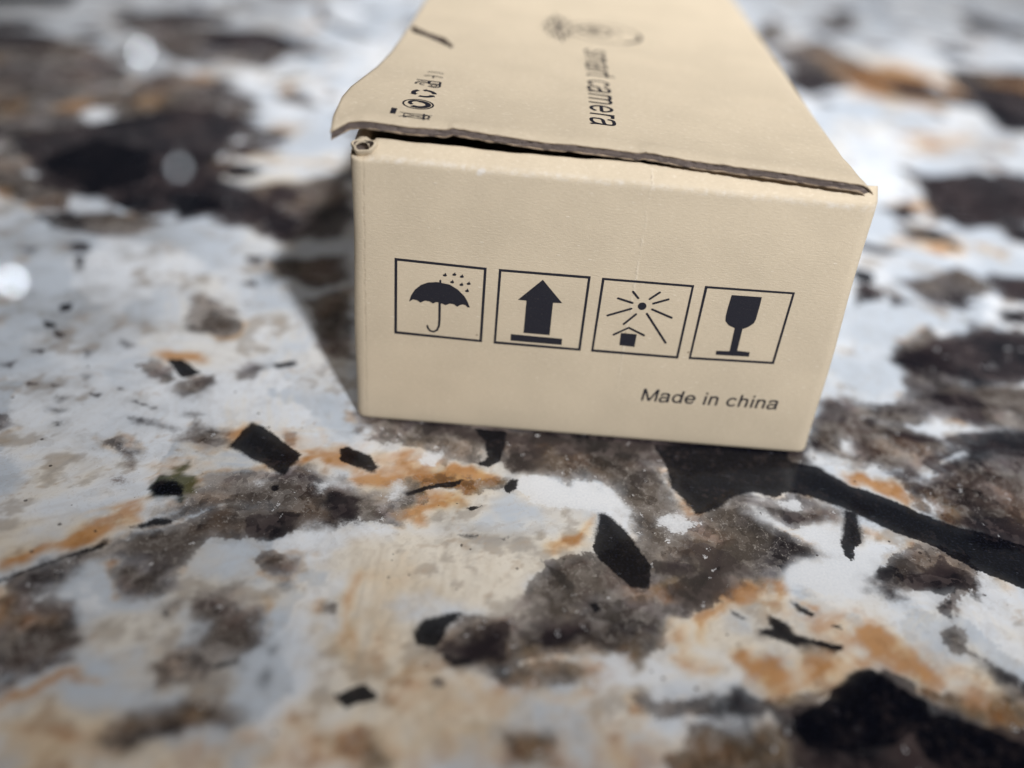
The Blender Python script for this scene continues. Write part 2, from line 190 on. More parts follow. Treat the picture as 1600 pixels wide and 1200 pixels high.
 ('k',1.0,3.0,[(-97.9,98.4),(-91.0,117.3),(-73.3,111.6),(-67.2,90.1),(-76.5,81.8),(-88.2,87.4)]),
 ('k',1.0,3.0,[(-61.6,85.1),(-48.6,86.0),(-44.4,77.1),(-53.7,73.2)]),
 ('g',1.0,3.0,[(-29.5,54.3),(-12.4,59.1),(-9.2,47.5),(-14.6,42.3),(-23.1,45.0)]),
 ('g',1.0,3.0,[(-17.5,37.7),(-8.2,44.8),(-3.1,18.2),(-8.3,17.4)]),
 ('p',1.0,3.0,[(198.9,267.5),(226.7,257.6),(233.7,218.7),(217.9,187.1),(192.5,200.5)]),
 ('p',1.0,3.0,[(118.9,242.5),(146.2,260.4),(149.4,234.4),(128.7,220.0)]),
 ('p',1.0,3.0,[(142.5,135.3),(172.5,152.6),(175.1,123.4),(142.8,106.0)]),
 ('p',1.0,3.0,[(99.8,33.9),(115.1,43.8),(115.4,33.9),(104.1,27.6)]),
 ('p',1.0,3.0,[(53.4,-24.1),(58.7,-26.1),(60.9,-29.7),(54.2,-31.6)]),
 ('p',1.0,3.0,[(29.3,-40.0),(36.1,-38.2),(38.5,-41.2),(31.8,-44.0)]),
 ('p',1.0,3.0,[(82.1,-26.2),(91.0,-22.6),(95.8,-27.3),(90.5,-31.5),(83.8,-29.8)]),
 ('g',1.0,3.0,[(-37.2,-44.5),(-33.0,-43.0),(-27.5,-44.6),(-23.5,-48.4),(-24.9,-52.4),(-27.8,-54.5),(-31.6,-55.8)]),
 ('g',1.0,3.0,[(-12.4,-16.1),(-5.4,-12.1),(3.4,-17.2),(11.3,-17.7),(10.2,-23.6),(1.3,-26.0),(-8.0,-25.7),(-12.7,-22.1)]),
 ('g',1.0,3.0,[(-169.7,174.4),(-131.4,171.5),(-98.5,160.1),(-74.7,160.3),(-52.3,150.5),(-65.9,137.7),(-92.1,133.5),(-104.9,113.7),(-125.8,96.2)]),
 ('g',1.0,3.0,[(-138.9,241.2),(-98.7,245.9),(-60.5,220.0),(-63.1,193.3),(-84.4,198.7),(-116.2,219.1)]),
 ('p',1.0,3.0,[(-190.3,211.1),(-156.4,216.0),(-138.3,211.2),(-142.7,196.0),(-177.5,188.2)]),
 ('p',1.0,3.0,[(-73.8,86.5),(-58.9,98.6),(-44.3,93.2),(-32.4,83.5),(-38.7,72.7),(-52.9,75.3),(-60.8,68.1)]),
 ('g',1.0,3.0,[(-44.3,93.2),(-21.2,107.3),(-14.1,72.3),(-27.4,62.8),(-38.2,71.0)]),
 ('g',1.0,3.0,[(-84.3,68.7),(-68.1,72.1),(-54.8,67.6),(-60.5,59.6),(-74.7,60.1)]),
 ('p',1.0,3.0,[(142.3,140.3),(167.1,154.0),(182.4,139.2),(170.6,113.7),(141.9,103.8),(137.5,115.5)]),
 ('p',1.0,3.0,[(109.8,40.4),(125.1,52.1),(141.3,50.7),(131.5,29.4),(117.0,25.0),(110.3,30.8)]),
 ('g',1.0,3.0,[(89.2,14.8),(109.9,26.2),(130.3,27.0),(125.1,15.8),(108.3,15.5),(94.6,9.7)]),
 ('p',1.0,3.0,[(138.8,79.0),(153.4,76.7),(147.0,63.0),(136.4,65.7)]),
 ('g',1.0,3.0,[(113.8,69.6),(132.8,79.6),(138.5,70.8),(120.8,55.6)]),
 ('w',1.0,3.0,[(27.8,-11.1),(30.5,-10.2),(33.5,-11.9),(36.5,-13.0),(39.2,-10.9),(43.3,-12.7),(44.9,-16.5),(41.5,-18.0),(34.2,-18.8),(28.3,-15.7),(27.5,-13.5)]),
 ('w',1.0,3.0,[(11.7,-9.6),(12.6,-7.3),(13.6,-7.8),(15.3,-6.9),(15.1,-9.1),(13.9,-11.1),(12.2,-11.0)]),
 ('w',1.0,3.0,[(8.2,-17.6),(9.4,-15.4),(10.1,-16.8),(9.6,-19.6),(8.4,-19.7)]),
 ('w',1.0,3.0,[(50.0,-20.7),(52.2,-17.8),(53.9,-18.7),(53.1,-21.9),(50.9,-22.7)]),
 ('w',1.0,3.0,[(49.4,-21.1),(50.4,-18.6),(51.9,-17.8),(56.7,-20.2),(51.7,-22.9)]),
 ('w',1.0,3.0,[(64.0,-16.4),(65.1,-16.3),(68.6,-19.1),(78.0,-15.4),(75.6,-23.0),(73.3,-23.7),(68.8,-19.6)]),
 ('w',1.0,3.0,[(65.9,-28.4),(69.6,-27.0),(72.4,-25.8),(76.4,-22.9),(80.0,-21.5),(80.6,-24.4),(78.8,-30.3),(75.6,-32.0),(69.7,-31.2),(65.9,-31.2)]),
 ('w',1.0,3.0,[(84.9,-30.6),(86.8,-29.0),(91.0,-29.0),(89.7,-30.5),(87.2,-32.6),(84.6,-32.4)]),
 ('w',1.0,3.0,[(37.9,-44.5),(39.7,-44.9),(42.5,-44.6),(42.6,-46.9),(46.6,-46.1),(48.6,-47.1),(46.4,-48.7),(42.7,-49.4),(39.7,-49.7),(37.0,-49.6),(38.9,-47.6)]),
 ('w',1.0,3.0,[(44.7,-50.7),(46.2,-49.8),(46.4,-51.2),(45.1,-52.4)]),
 ('w',1.0,3.0,[(68.4,-13.1),(71.2,-12.2),(72.4,-13.8),(69.8,-15.2)]),
 ('w',1.0,3.0,[(85.7,-2.0),(87.8,-1.8),(87.8,-3.0),(85.7,-3.3)]),
 ('w',1.0,3.0,[(93.0,-9.1),(95.0,-11.1),(93.4,-12.5)]),
 ('w',1.0,3.0,[(75.3,1.8),(77.7,1.8),(77.2,-0.2),(75.6,-0.4)]),
 ('w',1.0,3.0,[(83.5,4.9),(85.1,4.5),(84.5,1.1),(83.0,1.5)]),
 ('w',1.0,3.0,[(-33.3,-43.2),(-32.1,-42.4),(-31.8,-43.0),(-32.7,-43.7)]),
 ('w',1.0,3.0,[(-28.5,-41.5),(-27.5,-40.9),(-27.3,-42.2)]),
 ('w',1.0,3.0,[(-30.4,-42.7),(-29.4,-42.2),(-29.2,-42.8)]),
 ('w',1.0,3.0,[(-27.7,-43.4),(-26.0,-42.4),(-23.7,-44.2),(-26.2,-44.9)]),
 ('w',1.0,3.0,[(79.2,-50.7),(81.0,-50.8),(80.5,-52.0),(79.1,-51.8)]),
 ('w',1.0,3.0,[(-2.9,-17.1),(-0.6,-16.0),(0.0,-17.1),(-1.8,-18.7)]),
 ('w',1.0,3.0,[(-12.1,-18.0),(-11.3,-17.6),(-11.4,-18.7)]),
 ('o',0.8,2.2,[(-38.3,14.2),(-36.8,16.0),(-30.9,15.3),(-28.7,12.4),(-33.0,12.5),(-35.6,11.4)]),
 ('o',0.9,1.8,[(-19.7,-7.0),(-17.9,-3.5),(-14.9,-3.1),(-16.7,-7.9),(-18.2,-10.6)]),
 ('o',0.7,1.6,[(-11.0,-4.5),(-7.8,-6.7),(-7.6,-9.2),(-9.9,-7.6)]),
 ('o',0.9,1.2,[(-6.3,-11.4),(-4.4,-10.0),(-1.5,-9.0),(-0.9,-10.2),(-4.7,-11.8),(-5.9,-13.2)]),
 ('o',0.8,2,[(-33.0,-26.9),(-30.3,-25.0),(-25.7,-22.4),(-25.0,-23.4),(-27.5,-25.2),(-29.6,-26.9)]),
 ('o',0.45,2.5,[(-27.8,-16.5),(-21.7,-12.8),(-19.0,-14.3),(-21.8,-16.9),(-25.5,-19.1)]),
 ('o',0.5,2,[(-5.3,-3.8),(-1.9,-7.2),(-0.8,-8.9),(-4.4,-8.1)]),
 ('o',0.9,1.6,[(1.6,-15.7),(4.6,-13.6),(6.8,-13.4),(7.2,-16.2),(3.7,-17.2)]),
 ('o',0.9,1.6,[(2.1,-16.0),(4.0,-14.1),(5.9,-14.4),(9.9,-13.4),(10.5,-15.0),(8.2,-17.0),(4.1,-16.9)]),
 ('o',0.8,1.6,[(8.1,-11.2),(11.2,-8.7),(12.4,-9.5),(11.1,-11.4),(8.6,-12.3)]),
 ('o',1.0,1.6,[(12.0,-15.4),(17.5,-10.6),(20.5,-10.2),(23.6,-11.6),(25.2,-12.9),(19.4,-15.6),(14.7,-16.2),(12.4,-19.2)]),
 ('o',0.95,1.8,[(10.9,-21.6),(13.4,-18.0),(18.0,-16.9),(19.5,-17.3),(14.4,-20.6),(14.0,-23.3),(11.8,-22.5)]),
 ('o',0.7,1.2,[(30.0,-4.1),(32.0,-3.2),(31.6,-5.8),(30.4,-5.9)]),
 ('o',0.9,2,[(-30.2,-27.9),(-28.9,-26.8),(-26.9,-28.5),(-28.5,-30.4),(-29.8,-31.3),(-31.8,-32.0),(-31.2,-29.5)]),
 ('o',0.5,2.5,[(-37.4,-36.3),(-33.0,-33.1),(-30.9,-31.9),(-30.3,-33.3),(-34.6,-36.9),(-38.0,-39.1)]),
 ('o',0.9,1.6,[(-30.4,-60.4),(-27.5,-57.0),(-23.7,-54.9),(-19.7,-54.2),(-19.0,-54.7),(-23.2,-55.9),(-26.4,-58.2),(-29.5,-60.1)]),
 ('o',0.6,2.0,[(-39.0,-42.1),(-37.2,-41.9),(-35.1,-46.9),(-36.0,-48.2)]),
 ('o',0.5,2,[(-34.8,-46.9),(-29.7,-46.4),(-28.5,-47.8),(-33.0,-48.3)]),
 ('o',0.55,2.2,[(5.0,-43.3),(5.4,-40.5),(6.9,-36.5),(7.7,-36.8),(6.5,-41.2),(6.4,-44.0)]),
 ('o',0.6,2,[(6.0,-45.2),(8.4,-48.8),(8.3,-49.9),(6.3,-48.2)]),
 ('o',0.5,1.5,[(-0.8,-31.9),(0.8,-31.5),(0.4,-32.7)]),
 ('o',0.8,2,[(-7.7,-62.2),(-6.4,-61.8),(-5.4,-63.2),(-6.8,-63.9)]),
 ('o',0.45,2.5,[(4.8,-43.4),(6.0,-37.9),(7.4,-34.6),(7.9,-35.9),(6.8,-40.3),(6.5,-44.0)]),
 ('o',0.7,2.5,[(24.8,-52.5),(26.1,-50.6),(27.9,-51.8),(27.7,-53.9),(25.7,-54.4)]),
 ('o',0.5,2.5,[(28.6,-54.2),(33.8,-52.0),(37.3,-51.0),(37.5,-52.0),(32.6,-54.2),(29.5,-55.1)]),
 ('o',0.6,2.0,[(48.3,-41.7),(49.2,-40.0),(50.9,-39.1),(49.9,-44.7),(52.2,-45.6),(52.0,-47.1),(49.0,-46.3)]),
 ('o',0.6,2.5,[(34.8,-58.8),(38.1,-58.2),(38.1,-59.5),(35.3,-60.0)]),
 ('o',0.5,2.5,[(5.9,-45.9),(8.0,-45.7),(9.0,-49.7),(7.1,-48.8)]),
 ('o',0.4,1.5,[(42.9,-34.3),(47.2,-33.9),(47.7,-35.6),(43.7,-36.4)]),
 ('o',0.9,2,[(81.4,-4.5),(85.4,-4.6),(91.0,-9.3),(91.0,-12.7),(87.7,-9.7),(82.6,-7.4)]),
 ('o',0.5,2.5,[(91.0,-9.3),(95.5,-7.6),(98.4,-15.2),(95.5,-13.9)]),
 ('o',0.85,1.6,[(64.4,-30.4),(65.5,-29.8),(65.6,-32.6),(64.0,-34.0)]),
 ('o',0.8,1.6,[(66.5,-33.4),(69.6,-34.4),(69.1,-36.1),(66.6,-34.2)]),
 ('o',0.5,2,[(70.5,-1.4),(72.5,-1.1),(71.8,-2.5),(70.2,-2.7)]),
 ('o',0.5,2,[(80.9,-17.2),(82.5,-18.1),(83.0,-20.1),(80.9,-19.8)]),
 ('o',0.5,2,[(98.3,-26.4),(99.9,-27.6),(99.1,-29.6),(97.5,-28.3)]),
 ('o',1.0,3,[(57.4,-44.8),(61.6,-43.6),(63.6,-46.1),(62.1,-49.8),(58.9,-50.8),(57.8,-49.1)]),
 ('o',0.95,3.5,[(72.5,-36.9),(76.5,-35.7),(79.8,-39.9),(82.7,-45.0),(80.1,-48.2),(76.8,-47.1),(73.9,-44.3),(71.5,-44.2),(71.6,-41.5)]),
 ('o',0.7,4,[(62.9,-43.5),(71.3,-42.7),(71.1,-45.4),(67.3,-48.3),(62.9,-49.0)]),
 ('o',0.6,4,[(82.3,-46.2),(88.6,-46.0),(91.1,-50.7),(92.6,-53.9),(84.7,-52.0),(81.8,-50.2)]),
 ('o',0.8,2,[(48.4,-44.8),(51.6,-46.1),(54.1,-46.2),(53.0,-47.4),(49.4,-47.0)]),
 ('o',0.6,2.5,[(53.2,-56.9),(56.6,-56.6),(59.2,-55.5),(58.3,-56.8),(55.3,-57.7)]),
 ('o',0.5,3,[(91.1,-47.9),(95.3,-48.3),(94.2,-50.5),(91.4,-50.0)]),
 ('o',0.7,6,[(154.4,264.6),(173.5,270.7),(168.0,243.9),(160.2,227.9),(148.6,228.9)]),
 ('o',0.6,6,[(215.6,273.5),(230.0,272.8),(207.3,232.7)]),
 ('o',0.55,6,[(166.1,229.6),(183.3,225.9),(176.2,213.4),(160.1,219.2)]),
 ('o',0.5,6,[(154.6,179.5),(172.7,184.2),(165.9,172.2)]),
 ('o',0.5,6,[(140.9,96.0),(150.8,97.9),(145.1,88.7)]),
 ('o',0.5,6,[(153.7,107.1),(158.8,108.2),(154.7,98.7)]),
 ('o',0.4,6,[(131.8,309.1),(154.3,304.5),(165.7,279.0),(152.7,269.4)]),
 ('o',0.7,6,[(-93.6,152.3),(-86.5,156.9),(-84.6,145.4),(-89.8,143.9)]),
 ('o',0.7,6,[(-48.8,139.4),(-38.4,140.0),(-40.8,128.9),(-47.3,133.4)]),
 ('o',0.5,6,[(-46.7,110.2),(-38.4,110.3),(-39.0,104.9)]),
 ('o',0.6,6,[(-129.3,139.6),(-126.4,145.2),(-119.0,131.2),(-122.5,125.9)]),
 ('o',0.4,6,[(-84.2,77.2),(-79.7,81.1),(-77.4,74.3)]),
 ('o',0.5,6,[(-79.6,131.2),(-71.4,137.7),(-65.3,122.6),(-76.3,123.7)]),
 ('o',0.4,6,[(-78.4,192.4),(-70.9,191.8),(-70.1,183.3)]),
 ('o',0.4,6,[(-48.7,106.1),(-22.4,117.9),(-21.5,112.6),(-44.5,101.9)]),
 ('o',0.8,9,[(148.9,271.0),(182.0,281.9),(202.9,250.4),(182.7,223.7),(149.6,226.1)]),
 ('o',0.7,8,[(214.2,272.3),(249.2,283.2),(227.5,236.4),(206.6,234.6)]),
 ('o',0.6,7,[(153.8,180.4),(179.3,190.2),(167.4,170.8),(151.3,166.8)]),
 ('o',0.8,1.6,[(39.5,-18.8),(36.9,-25.9),(32.7,-28.0),(31.8,-26.5),(36.5,-23.3)]),
 ('o',0.7,1.5,[(45.9,-33.7),(50.6,-31.4),(53.1,-33.6),(48.4,-35.8)]),
 ('o',0.8,2,[(52.5,-37.6),(56.8,-32.6),(62.6,-30.1),(61.1,-33.3),(54.9,-38.5),(52.6,-43.0)]),
 ('o',0.8,2,[(-31.4,-29.1),(-29.2,-25.4),(-25.5,-22.9),(-26.4,-30.4),(-35.5,-37.6),(-39.2,-40.3),(-40.0,-38.7)]),
 ('o',0.7,1.5,[(-7.1,-9.1),(-0.4,-6.6),(6.6,-12.2),(11.8,-13.9),(3.2,-15.7)]),
 ('o',0.7,2,[(4.7,-39.1),(6.4,-34.3),(7.4,-35.4),(6.5,-42.3),(8.2,-47.3),(6.8,-46.4)]),
 ('c',0.75,6,[(-1.6,-35.6),(8.6,-25.5),(14.1,-63.3),(9.1,-62.0),(6.8,-52.5),(3.9,-45.4)]),
 ('c',0.8,5,[(-0.5,-26.5),(13.2,-25.9),(29.9,-26.1),(38.7,-23.0),(38.2,-27.1),(30.7,-31.7),(29.1,-36.3),(21.9,-40.0),(16.6,-41.0),(15.8,-47.6),(4.1,-48.7)]),
 ('c',0.85,6,[(4.8,-43.2),(15.3,-43.0),(16.6,-49.7),(22.0,-50.6),(36.7,-51.4),(30.9,-57.6),(25.6,-62.0),(14.0,-63.5),(11.8,-54.3)]),
 ('c',0.7,5,[(-44.6,-33.5),(-35.4,-27.5),(-29.7,-24.8),(-29.9,-29.4),(-30.5,-32.8),(-39.4,-40.1),(-40.7,-41.1)]),
 ('c',0.45,8,[(-52.9,-12.6),(-42.8,-13.7),(-34.3,-18.5),(-36.8,-24.3),(-45.2,-28.3)]),
 ('c',0.6,6,[(-25.0,-51.9),(-16.3,-48.9),(-17.0,-53.3),(-21.4,-53.7)]),
 ('c',0.8,8,[(-30.6,-61.1),(-17.4,-56.7),(-8.9,-65.4),(-27.6,-66.9)]),
 ('c',0.8,5,[(49.1,-35.9),(57.5,-38.8),(62.1,-41.6),(59.5,-44.9),(49.6,-45.1)]),
 ('c',0.6,8,[(73.2,-35.6),(85.1,-38.6),(87.4,-45.0),(80.9,-41.4),(75.2,-39.1)]),
 ('c',0.5,4,[(-24.6,-10.8),(-16.4,-10.3),(-12.0,-12.8),(-18.8,-14.8)]),
 ('c',0.6,8,[(43.2,-54.9),(61.9,-54.6),(74.0,-57.4),(42.6,-61.8)]),
 ('c',0.5,14,[(-54.7,113.7),(-22.4,117.9),(-20.6,91.1),(-44.8,92.0)]),
 ('c',0.4,14,[(-130.1,144.1),(-99.9,148.1),(-97.8,118.1),(-115.1,113.6)]),
 ('c',0.5,16,[(156.0,305.1),(203.4,280.3),(230.0,272.8),(210.4,233.6),(160.1,219.2)]),
 ('c',0.4,10,[(126.1,106.0),(150.9,89.8),(135.9,83.1),(121.7,92.2)]),
 ('c',0.36,14,[(-51.7,-29.4),(-20.8,-20.2),(9.6,-19.4),(36.5,-23.3),(63.7,-29.4),(108.5,-32.0),(91.3,-66.5),(-27.0,-75.2)]),
 ('c',0.5,10,[(1.9,-7.9),(32.8,-10.5),(36.6,-19.1),(5.1,-26.9)]),
 ('o',0.45,5,[(-28.8,-61.5),(5.9,-57.7),(43.2,-55.3),(90.1,-53.1),(87.0,-60.0),(-25.1,-68.9)]),
 ('o',0.55,4,[(61.1,-33.3),(73.9,-35.5),(83.4,-41.1),(89.6,-46.6),(76.8,-45.8),(68.0,-41.6)]),
 ('o',0.6,3,[(2.4,-11.1),(10.0,-6.9),(16.5,-11.0),(11.3,-17.7),(5.4,-17.0)]),
 ('o',0.45,4,[(-22.3,-2.5),(-6.8,-5.7),(1.9,-7.9),(-0.9,-14.7),(-14.0,-10.0)]),
 ('o',0.35,4,[(4.9,-35.7),(13.0,-31.1),(15.7,-53.3),(9.4,-52.0)]),
 ('o',0.4,4,[(12.2,-49.9),(35.8,-48.6),(34.1,-55.2),(14.8,-57.8)]),
 ('o',0.5,3,[(30.2,-44.2),(44.2,-43.8),(40.5,-49.2),(29.4,-49.2)]),
 ('m',0.55,8,[(-76.0,34.2),(-54.7,40.1),(-44.2,37.8),(-36.7,23.8),(-41.6,12.8),(-54.0,15.8),(-63.8,9.4)]),
 ('m',0.3,5,[(-57.2,4.3),(-41.2,5.2),(-33.1,-10.0),(-41.4,-13.6),(-52.5,-8.8)]),
 ('m',0.6,14,[(-93.4,69.5),(-55.9,71.9),(-41.7,61.6),(-44.3,53.0),(-81.7,45.9)]),
 ('m',0.4,4,[(-30.0,-50.2),(-26.5,-48.4),(-23.6,-53.2),(-28.8,-52.3)]),
 ('m',0.35,5,[(76.8,-33.5),(89.1,-36.5),(86.1,-40.1),(77.5,-36.8)]),
 ('m',0.4,4,[(-7.9,-53.1),(-3.3,-51.3),(-1.1,-55.3),(-4.1,-58.8),(-10.2,-56.7)]),
 ('m',0.35,4,[(2.4,-40.8),(5.0,-39.7),(5.9,-44.4),(3.2,-43.5)]),
 ('m',0.3,3,[(15.2,-21.6),(29.8,-21.0),(29.2,-27.1),(16.2,-27.6)]),
 ('m',0.9,12,[(-165.4,215.6),(-117.4,211.6),(-76.7,178.4),(-92.8,150.1),(-130.1,144.1)]),
 ('m',0.3,10,[(166.1,229.6),(210.6,220.9),(184.2,160.8),(154.6,172.7)]),
 ('m',0.8,16,[(-243.0,315.0),(-81.0,398.4),(-60.0,239.4),(-78.4,159.3),(-135.1,119.0)]),
 ('m',0.5,12,[(146.1,471.0),(427.1,606.1),(310.8,373.2),(142.5,289.7)]),
 ('v',1.0,1.2,[(-26.4,-20.3),(-24.8,-19.0),(-23.4,-15.4),(-20.8,-16.8),(-19.8,-20.0),(-21.5,-22.4),(-25.2,-22.9)]),
 ('v',0.8,1.2,[(-25.3,-17.4),(-23.1,-14.2),(-22.0,-15.2),(-23.1,-17.7)]),
 ('v',0.6,1.0,[(10.9,-18.1),(13.6,-16.6),(13.4,-18.0),(11.0,-18.9)]),
 ('v',0.5,5,[(154.7,109.6),(159.9,110.6),(158.1,101.5),(152.7,100.4)]),
]
FRAME_RAIN = ([(6.42, 30.28), (20.22, 29.91), (20.28, 16.86), (6.44, 17.13)], [(6.78, 29.91), (19.88, 29.58), (19.92, 17.2), (6.81, 17.54)])
FRAME_UP = ([(22.06, 29.9), (35.85, 29.94), (35.87, 16.77), (22.11, 16.78)], [(22.39, 29.55), (35.53, 29.58), (35.53, 17.12), (22.41, 17.19)])
FRAME_SUN = ([(37.58, 29.87), (51.47, 29.91), (51.38, 16.8), (37.54, 16.78)], [(37.91, 29.56), (51.2, 29.59), (51.06, 17.18), (37.83, 17.18)])
FRAME_GLASS = ([(53.11, 29.94), (66.68, 30.11), (66.55, 17.25), (53.02, 16.88)], [(53.46, 29.63), (66.41, 29.82), (66.24, 17.6), (53.29, 17.26)])
CANOPY = [(8.69, 23.07), (8.95, 24.11), (9.55, 25.23), (10.47, 26.13), (11.49, 26.62), (12.72, 26.81), (13.23, 26.81), (13.18, 27.1), (13.36, 27.31), (13.53, 27.14), (13.5, 26.76), (14.79, 26.58), (16.06, 25.84), (17.15, 24.77), (17.72, 23.76), (18.04, 22.9), (17.66, 22.92), (17.39, 23.25), (16.9, 23.35), (16.49, 23.16), (16.09, 22.86), (15.59, 23.25), (14.92, 23.3), (14.3, 22.96), (13.88, 23.15), (13.03, 23.38), (12.72, 23.31), (12.37, 23.06), (11.88, 23.37), (11.15, 23.47), (10.43, 23.04), (9.9, 23.42), (9.27, 23.5)]
HANDLE = [(13.39, 23.35), (13.42, 21.79), (13.45, 20.34), (13.4, 19.16), (13.15, 18.44), (12.6, 18.05), (12.07, 18.17), (11.74, 18.58), (11.6, 19.04)]
DROPS = [(14.01, 28.19), (15.43, 28.42), (16.57, 28.18), (15.14, 27.12), (16.58, 26.8), (17.65, 27.08), (17.47, 25.83)]
ARROW = [(28.75, 28.7), (32.09, 25.0), (30.68, 24.93), (30.74, 19.16), (26.64, 19.19), (26.62, 24.91), (25.3, 24.95)]
ARROW_BAR = [(24.69, 18.78), (32.75, 18.69), (32.79, 17.56), (24.72, 17.59)]
SUN_DOT = [(44.27, 25.61)]
RAYS = [[(42.52, 27.96), (43.47, 26.94)], [(46.55, 28.22), (45.22, 26.95)], [(48.05, 27.17), (45.87, 26.22)], [(40.43, 26.63), (42.72, 26.04)], [(39.25, 23.52), (42.7, 25.04)], [(41.93, 22.23), (43.56, 24.15)], [(45.2, 24.39), (48.92, 19.51)], [(45.88, 25.21), (49.08, 24.04)]]
ROOF = [(40.65, 20.21), (42.8, 21.67), (45.36, 20.53)]
HOUSE = [(41.74, 20.63), (44.22, 20.61), (44.21, 18.31), (41.81, 18.4)]
GLASS = [(57.37, 28.79), (61.95, 28.85), (61.97, 27.36), (61.92, 24.96), (61.75, 24.23), (61.02, 23.51), (60.26, 23.08), (60.29, 19.14), (62.28, 19.07), (62.35, 18.24), (57.09, 18.08), (57.05, 18.83), (59.12, 18.95), (59.04, 23.14), (57.99, 23.56), (57.35, 24.27), (57.23, 25.02), (57.25, 26.54)]
MADE_TEXT = [(46.77, 8.23), (68.89, 8.66), (46.98, 10.62)]
LID_TEXT = [(34.45, 52.51), (33.86, 11.14), (38.33, 54.43)]
LID_BAR = [(4.89, 7.22), (5.74, 7.09), (5.75, 4.64), (4.96, 4.69)]
MARKS = [[(9.19, 27.45), (7.5, 27.87), (10.96, 27.24)], [(9.1, 25.16), (7.25, 25.67), (10.95, 24.43)], [(8.74, 20.91), (6.67, 21.67), (10.72, 20.4)], [(8.61, 15.64), (6.59, 15.66), (10.57, 15.27)], [(8.36, 10.18), (6.02, 10.84), (10.72, 9.35)], [(8.58, 4.98), (6.93, 5.47), (10.51, 4.15)]]
RING = [(38.86, 70.6), (31.7, 66.77), (46.8, 74.84), (39.4, 80.85), (38.37, 61.22)]
LENS = [(37.05, 71.06), (33.61, 70.64), (40.52, 71.49), (37.32, 77.12), (36.8, 65.32)]
BURST = [(29.73, 70.95), (25.86, 68.82), (32.51, 72.47), (29.89, 85.02), (29.53, 53.34)]
SLOT = [(1.77, 55.06), (2.03, 56.84), (3.86, 54.18), (6.57, 51.69), (8.55, 50.43), (10.2, 46.43), (10.23, 43.92), (8.81, 45.72), (6.93, 48.07), (4.28, 50.48), (2.49, 51.47)]
LID_LEFT = [(-2.1, -2.86), (-2.72, 2.99), (-2.61, 9.66), (-2.29, 14.66), (-1.47, 19.49), (-0.17, 27.08), (0.73, 36.83), (1.41, 55.98), (1.86, 79.27)]
LID_RIGHT = [(72.85, -2.28), (71.98, 3.44), (71.14, 12.09), (71.64, 34.32), (72.83, 69.05), (74.34, 124.01)]
LID_FRONT = [(-2.2, -1.66), (-1.21, -0.48), (0.25, 1.17), (4.68, 1.21), (9.54, 1.41), (15.32, 1.68), (22.5, 1.91), (29.73, 1.87), (37.0, 2.1), (46.07, 1.67), (55.15, 1.24), (64.22, 0.8), (73.72, 0.27)]
CREASE = [(42.84, 45.37), (42.77, 39.04), (42.49, 31.8), (42.64, 26.38), (42.59, 15.97), (42.67, 11.07)]
NICK = [(18.54, 46.02)]
MM = 0.001
S = bpy.context.scene
COL = S.collection

# ------------------------------------------------------------------ camera
cam = bpy.data.cameras.new('camera')
camo = bpy.data.objects.new('camera', cam)
COL.objects.link(camo)
r0, r1, r2 = [Vector(v) for v in CAM_ROWS]
camo.matrix_world = Matrix(((r0.x, -r1.x, -r2.x, CAM_POS[0]*MM), (r0.y, -r1.y, -r2.y, CAM_POS[1]*MM),
                            (r0.z, -r1.z, -r2.z, CAM_POS[2]*MM), (0, 0, 0, 1)))
cam.sensor_width = 36
cam.lens = 36*FOCAL_PX/1600
cam.clip_start = 0.005
cam.clip_end = 20
cam.dof.use_dof = True
cam.dof.focus_distance = 0.136
cam.dof.aperture_fstop = 6.0
S.camera = camo

# ------------------------------------------------------------------ light
world = bpy.data.worlds.new('World')
S.world = world
world.use_nodes = True
bg = world.node_tree.nodes['Background']
bg.inputs[0].default_value = (0.80, 0.82, 0.88, 1)
bg.inputs[1].default_value = 0.065

def disk_lamp(name, loc, target, radius, power, color):
    l = bpy.data.lights.new(name, 'AREA')
    l.shape = 'DISK'
    l.size = radius*2
    l.energy = power
    l.color = color
    o = bpy.data.objects.new(name, l)
    COL.objects.link(o)
    o.location = loc
    o.rotation_euler = (Vector(target)-Vector(loc)).to_track_quat('-Z', 'Y').to_euler()
    return o

TGT = Vector((0.03, 0.03, 0.02))
KEY = Vector((0.33, -0.635, 0.70)).normalized()
sp_ = bpy.data.lights.new('kitchen_spot', 'SPOT')
sp_.energy = 900
sp_.color = (0.985, 0.99, 1.0)
sp_.shadow_soft_size = 0.085
sp_.spot_size = math.radians(17)
sp_.spot_blend = 1.0
spo = bpy.data.objects.new('kitchen_spot', sp_)
COL.objects.link(spo)
AIM = Vector((0.06, 0.46, 0.0))
spo.location = TGT+KEY*3.0
spo.rotation_euler = (AIM-spo.location).to_track_quat('-Z', 'Y').to_euler()
# added fill lamp above and behind the viewer, standing in for room bounce
pn = bpy.data.lights.new('overhead_fill', 'AREA')
pn.shape = 'RECTANGLE'
pn.size, pn.size_y = 1.8, 1.4
pn.energy = 11
pn.color = (1.0, 0.90, 0.80)
pno = bpy.data.objects.new('overhead_fill', pn)
COL.objects.link(pno)
pno.location = (-0.5, -0.9, 2.2)
pno.rotation_euler = (TGT-pno.location).to_track_quat('-Z', 'Y').to_euler()
# three small ceiling spots over the far side of the counter, mirrored in the polish
for P, d, e in (((-110, 201), (-0.366, 0.895, 0.254), 0.042), ((-63, 101), (-0.335, 0.872, 0.358), 0.02), ((-74, 36), (-0.469, 0.764, 0.443), 0.085)):
    p = Vector((P[0]*MM, P[1]*MM, 0))
    disk_lamp('ceiling_spot', p+Vector(d)*(1.1/d[2]), p, 0.011, e, (0.85, 0.92, 1.0))

S.view_settings.view_transform = 'Standard'
S.view_settings.look = 'None'
S.view_settings.exposure = 0
S.view_settings.gamma = 1
S.view_settings.use_curve_mapping = False

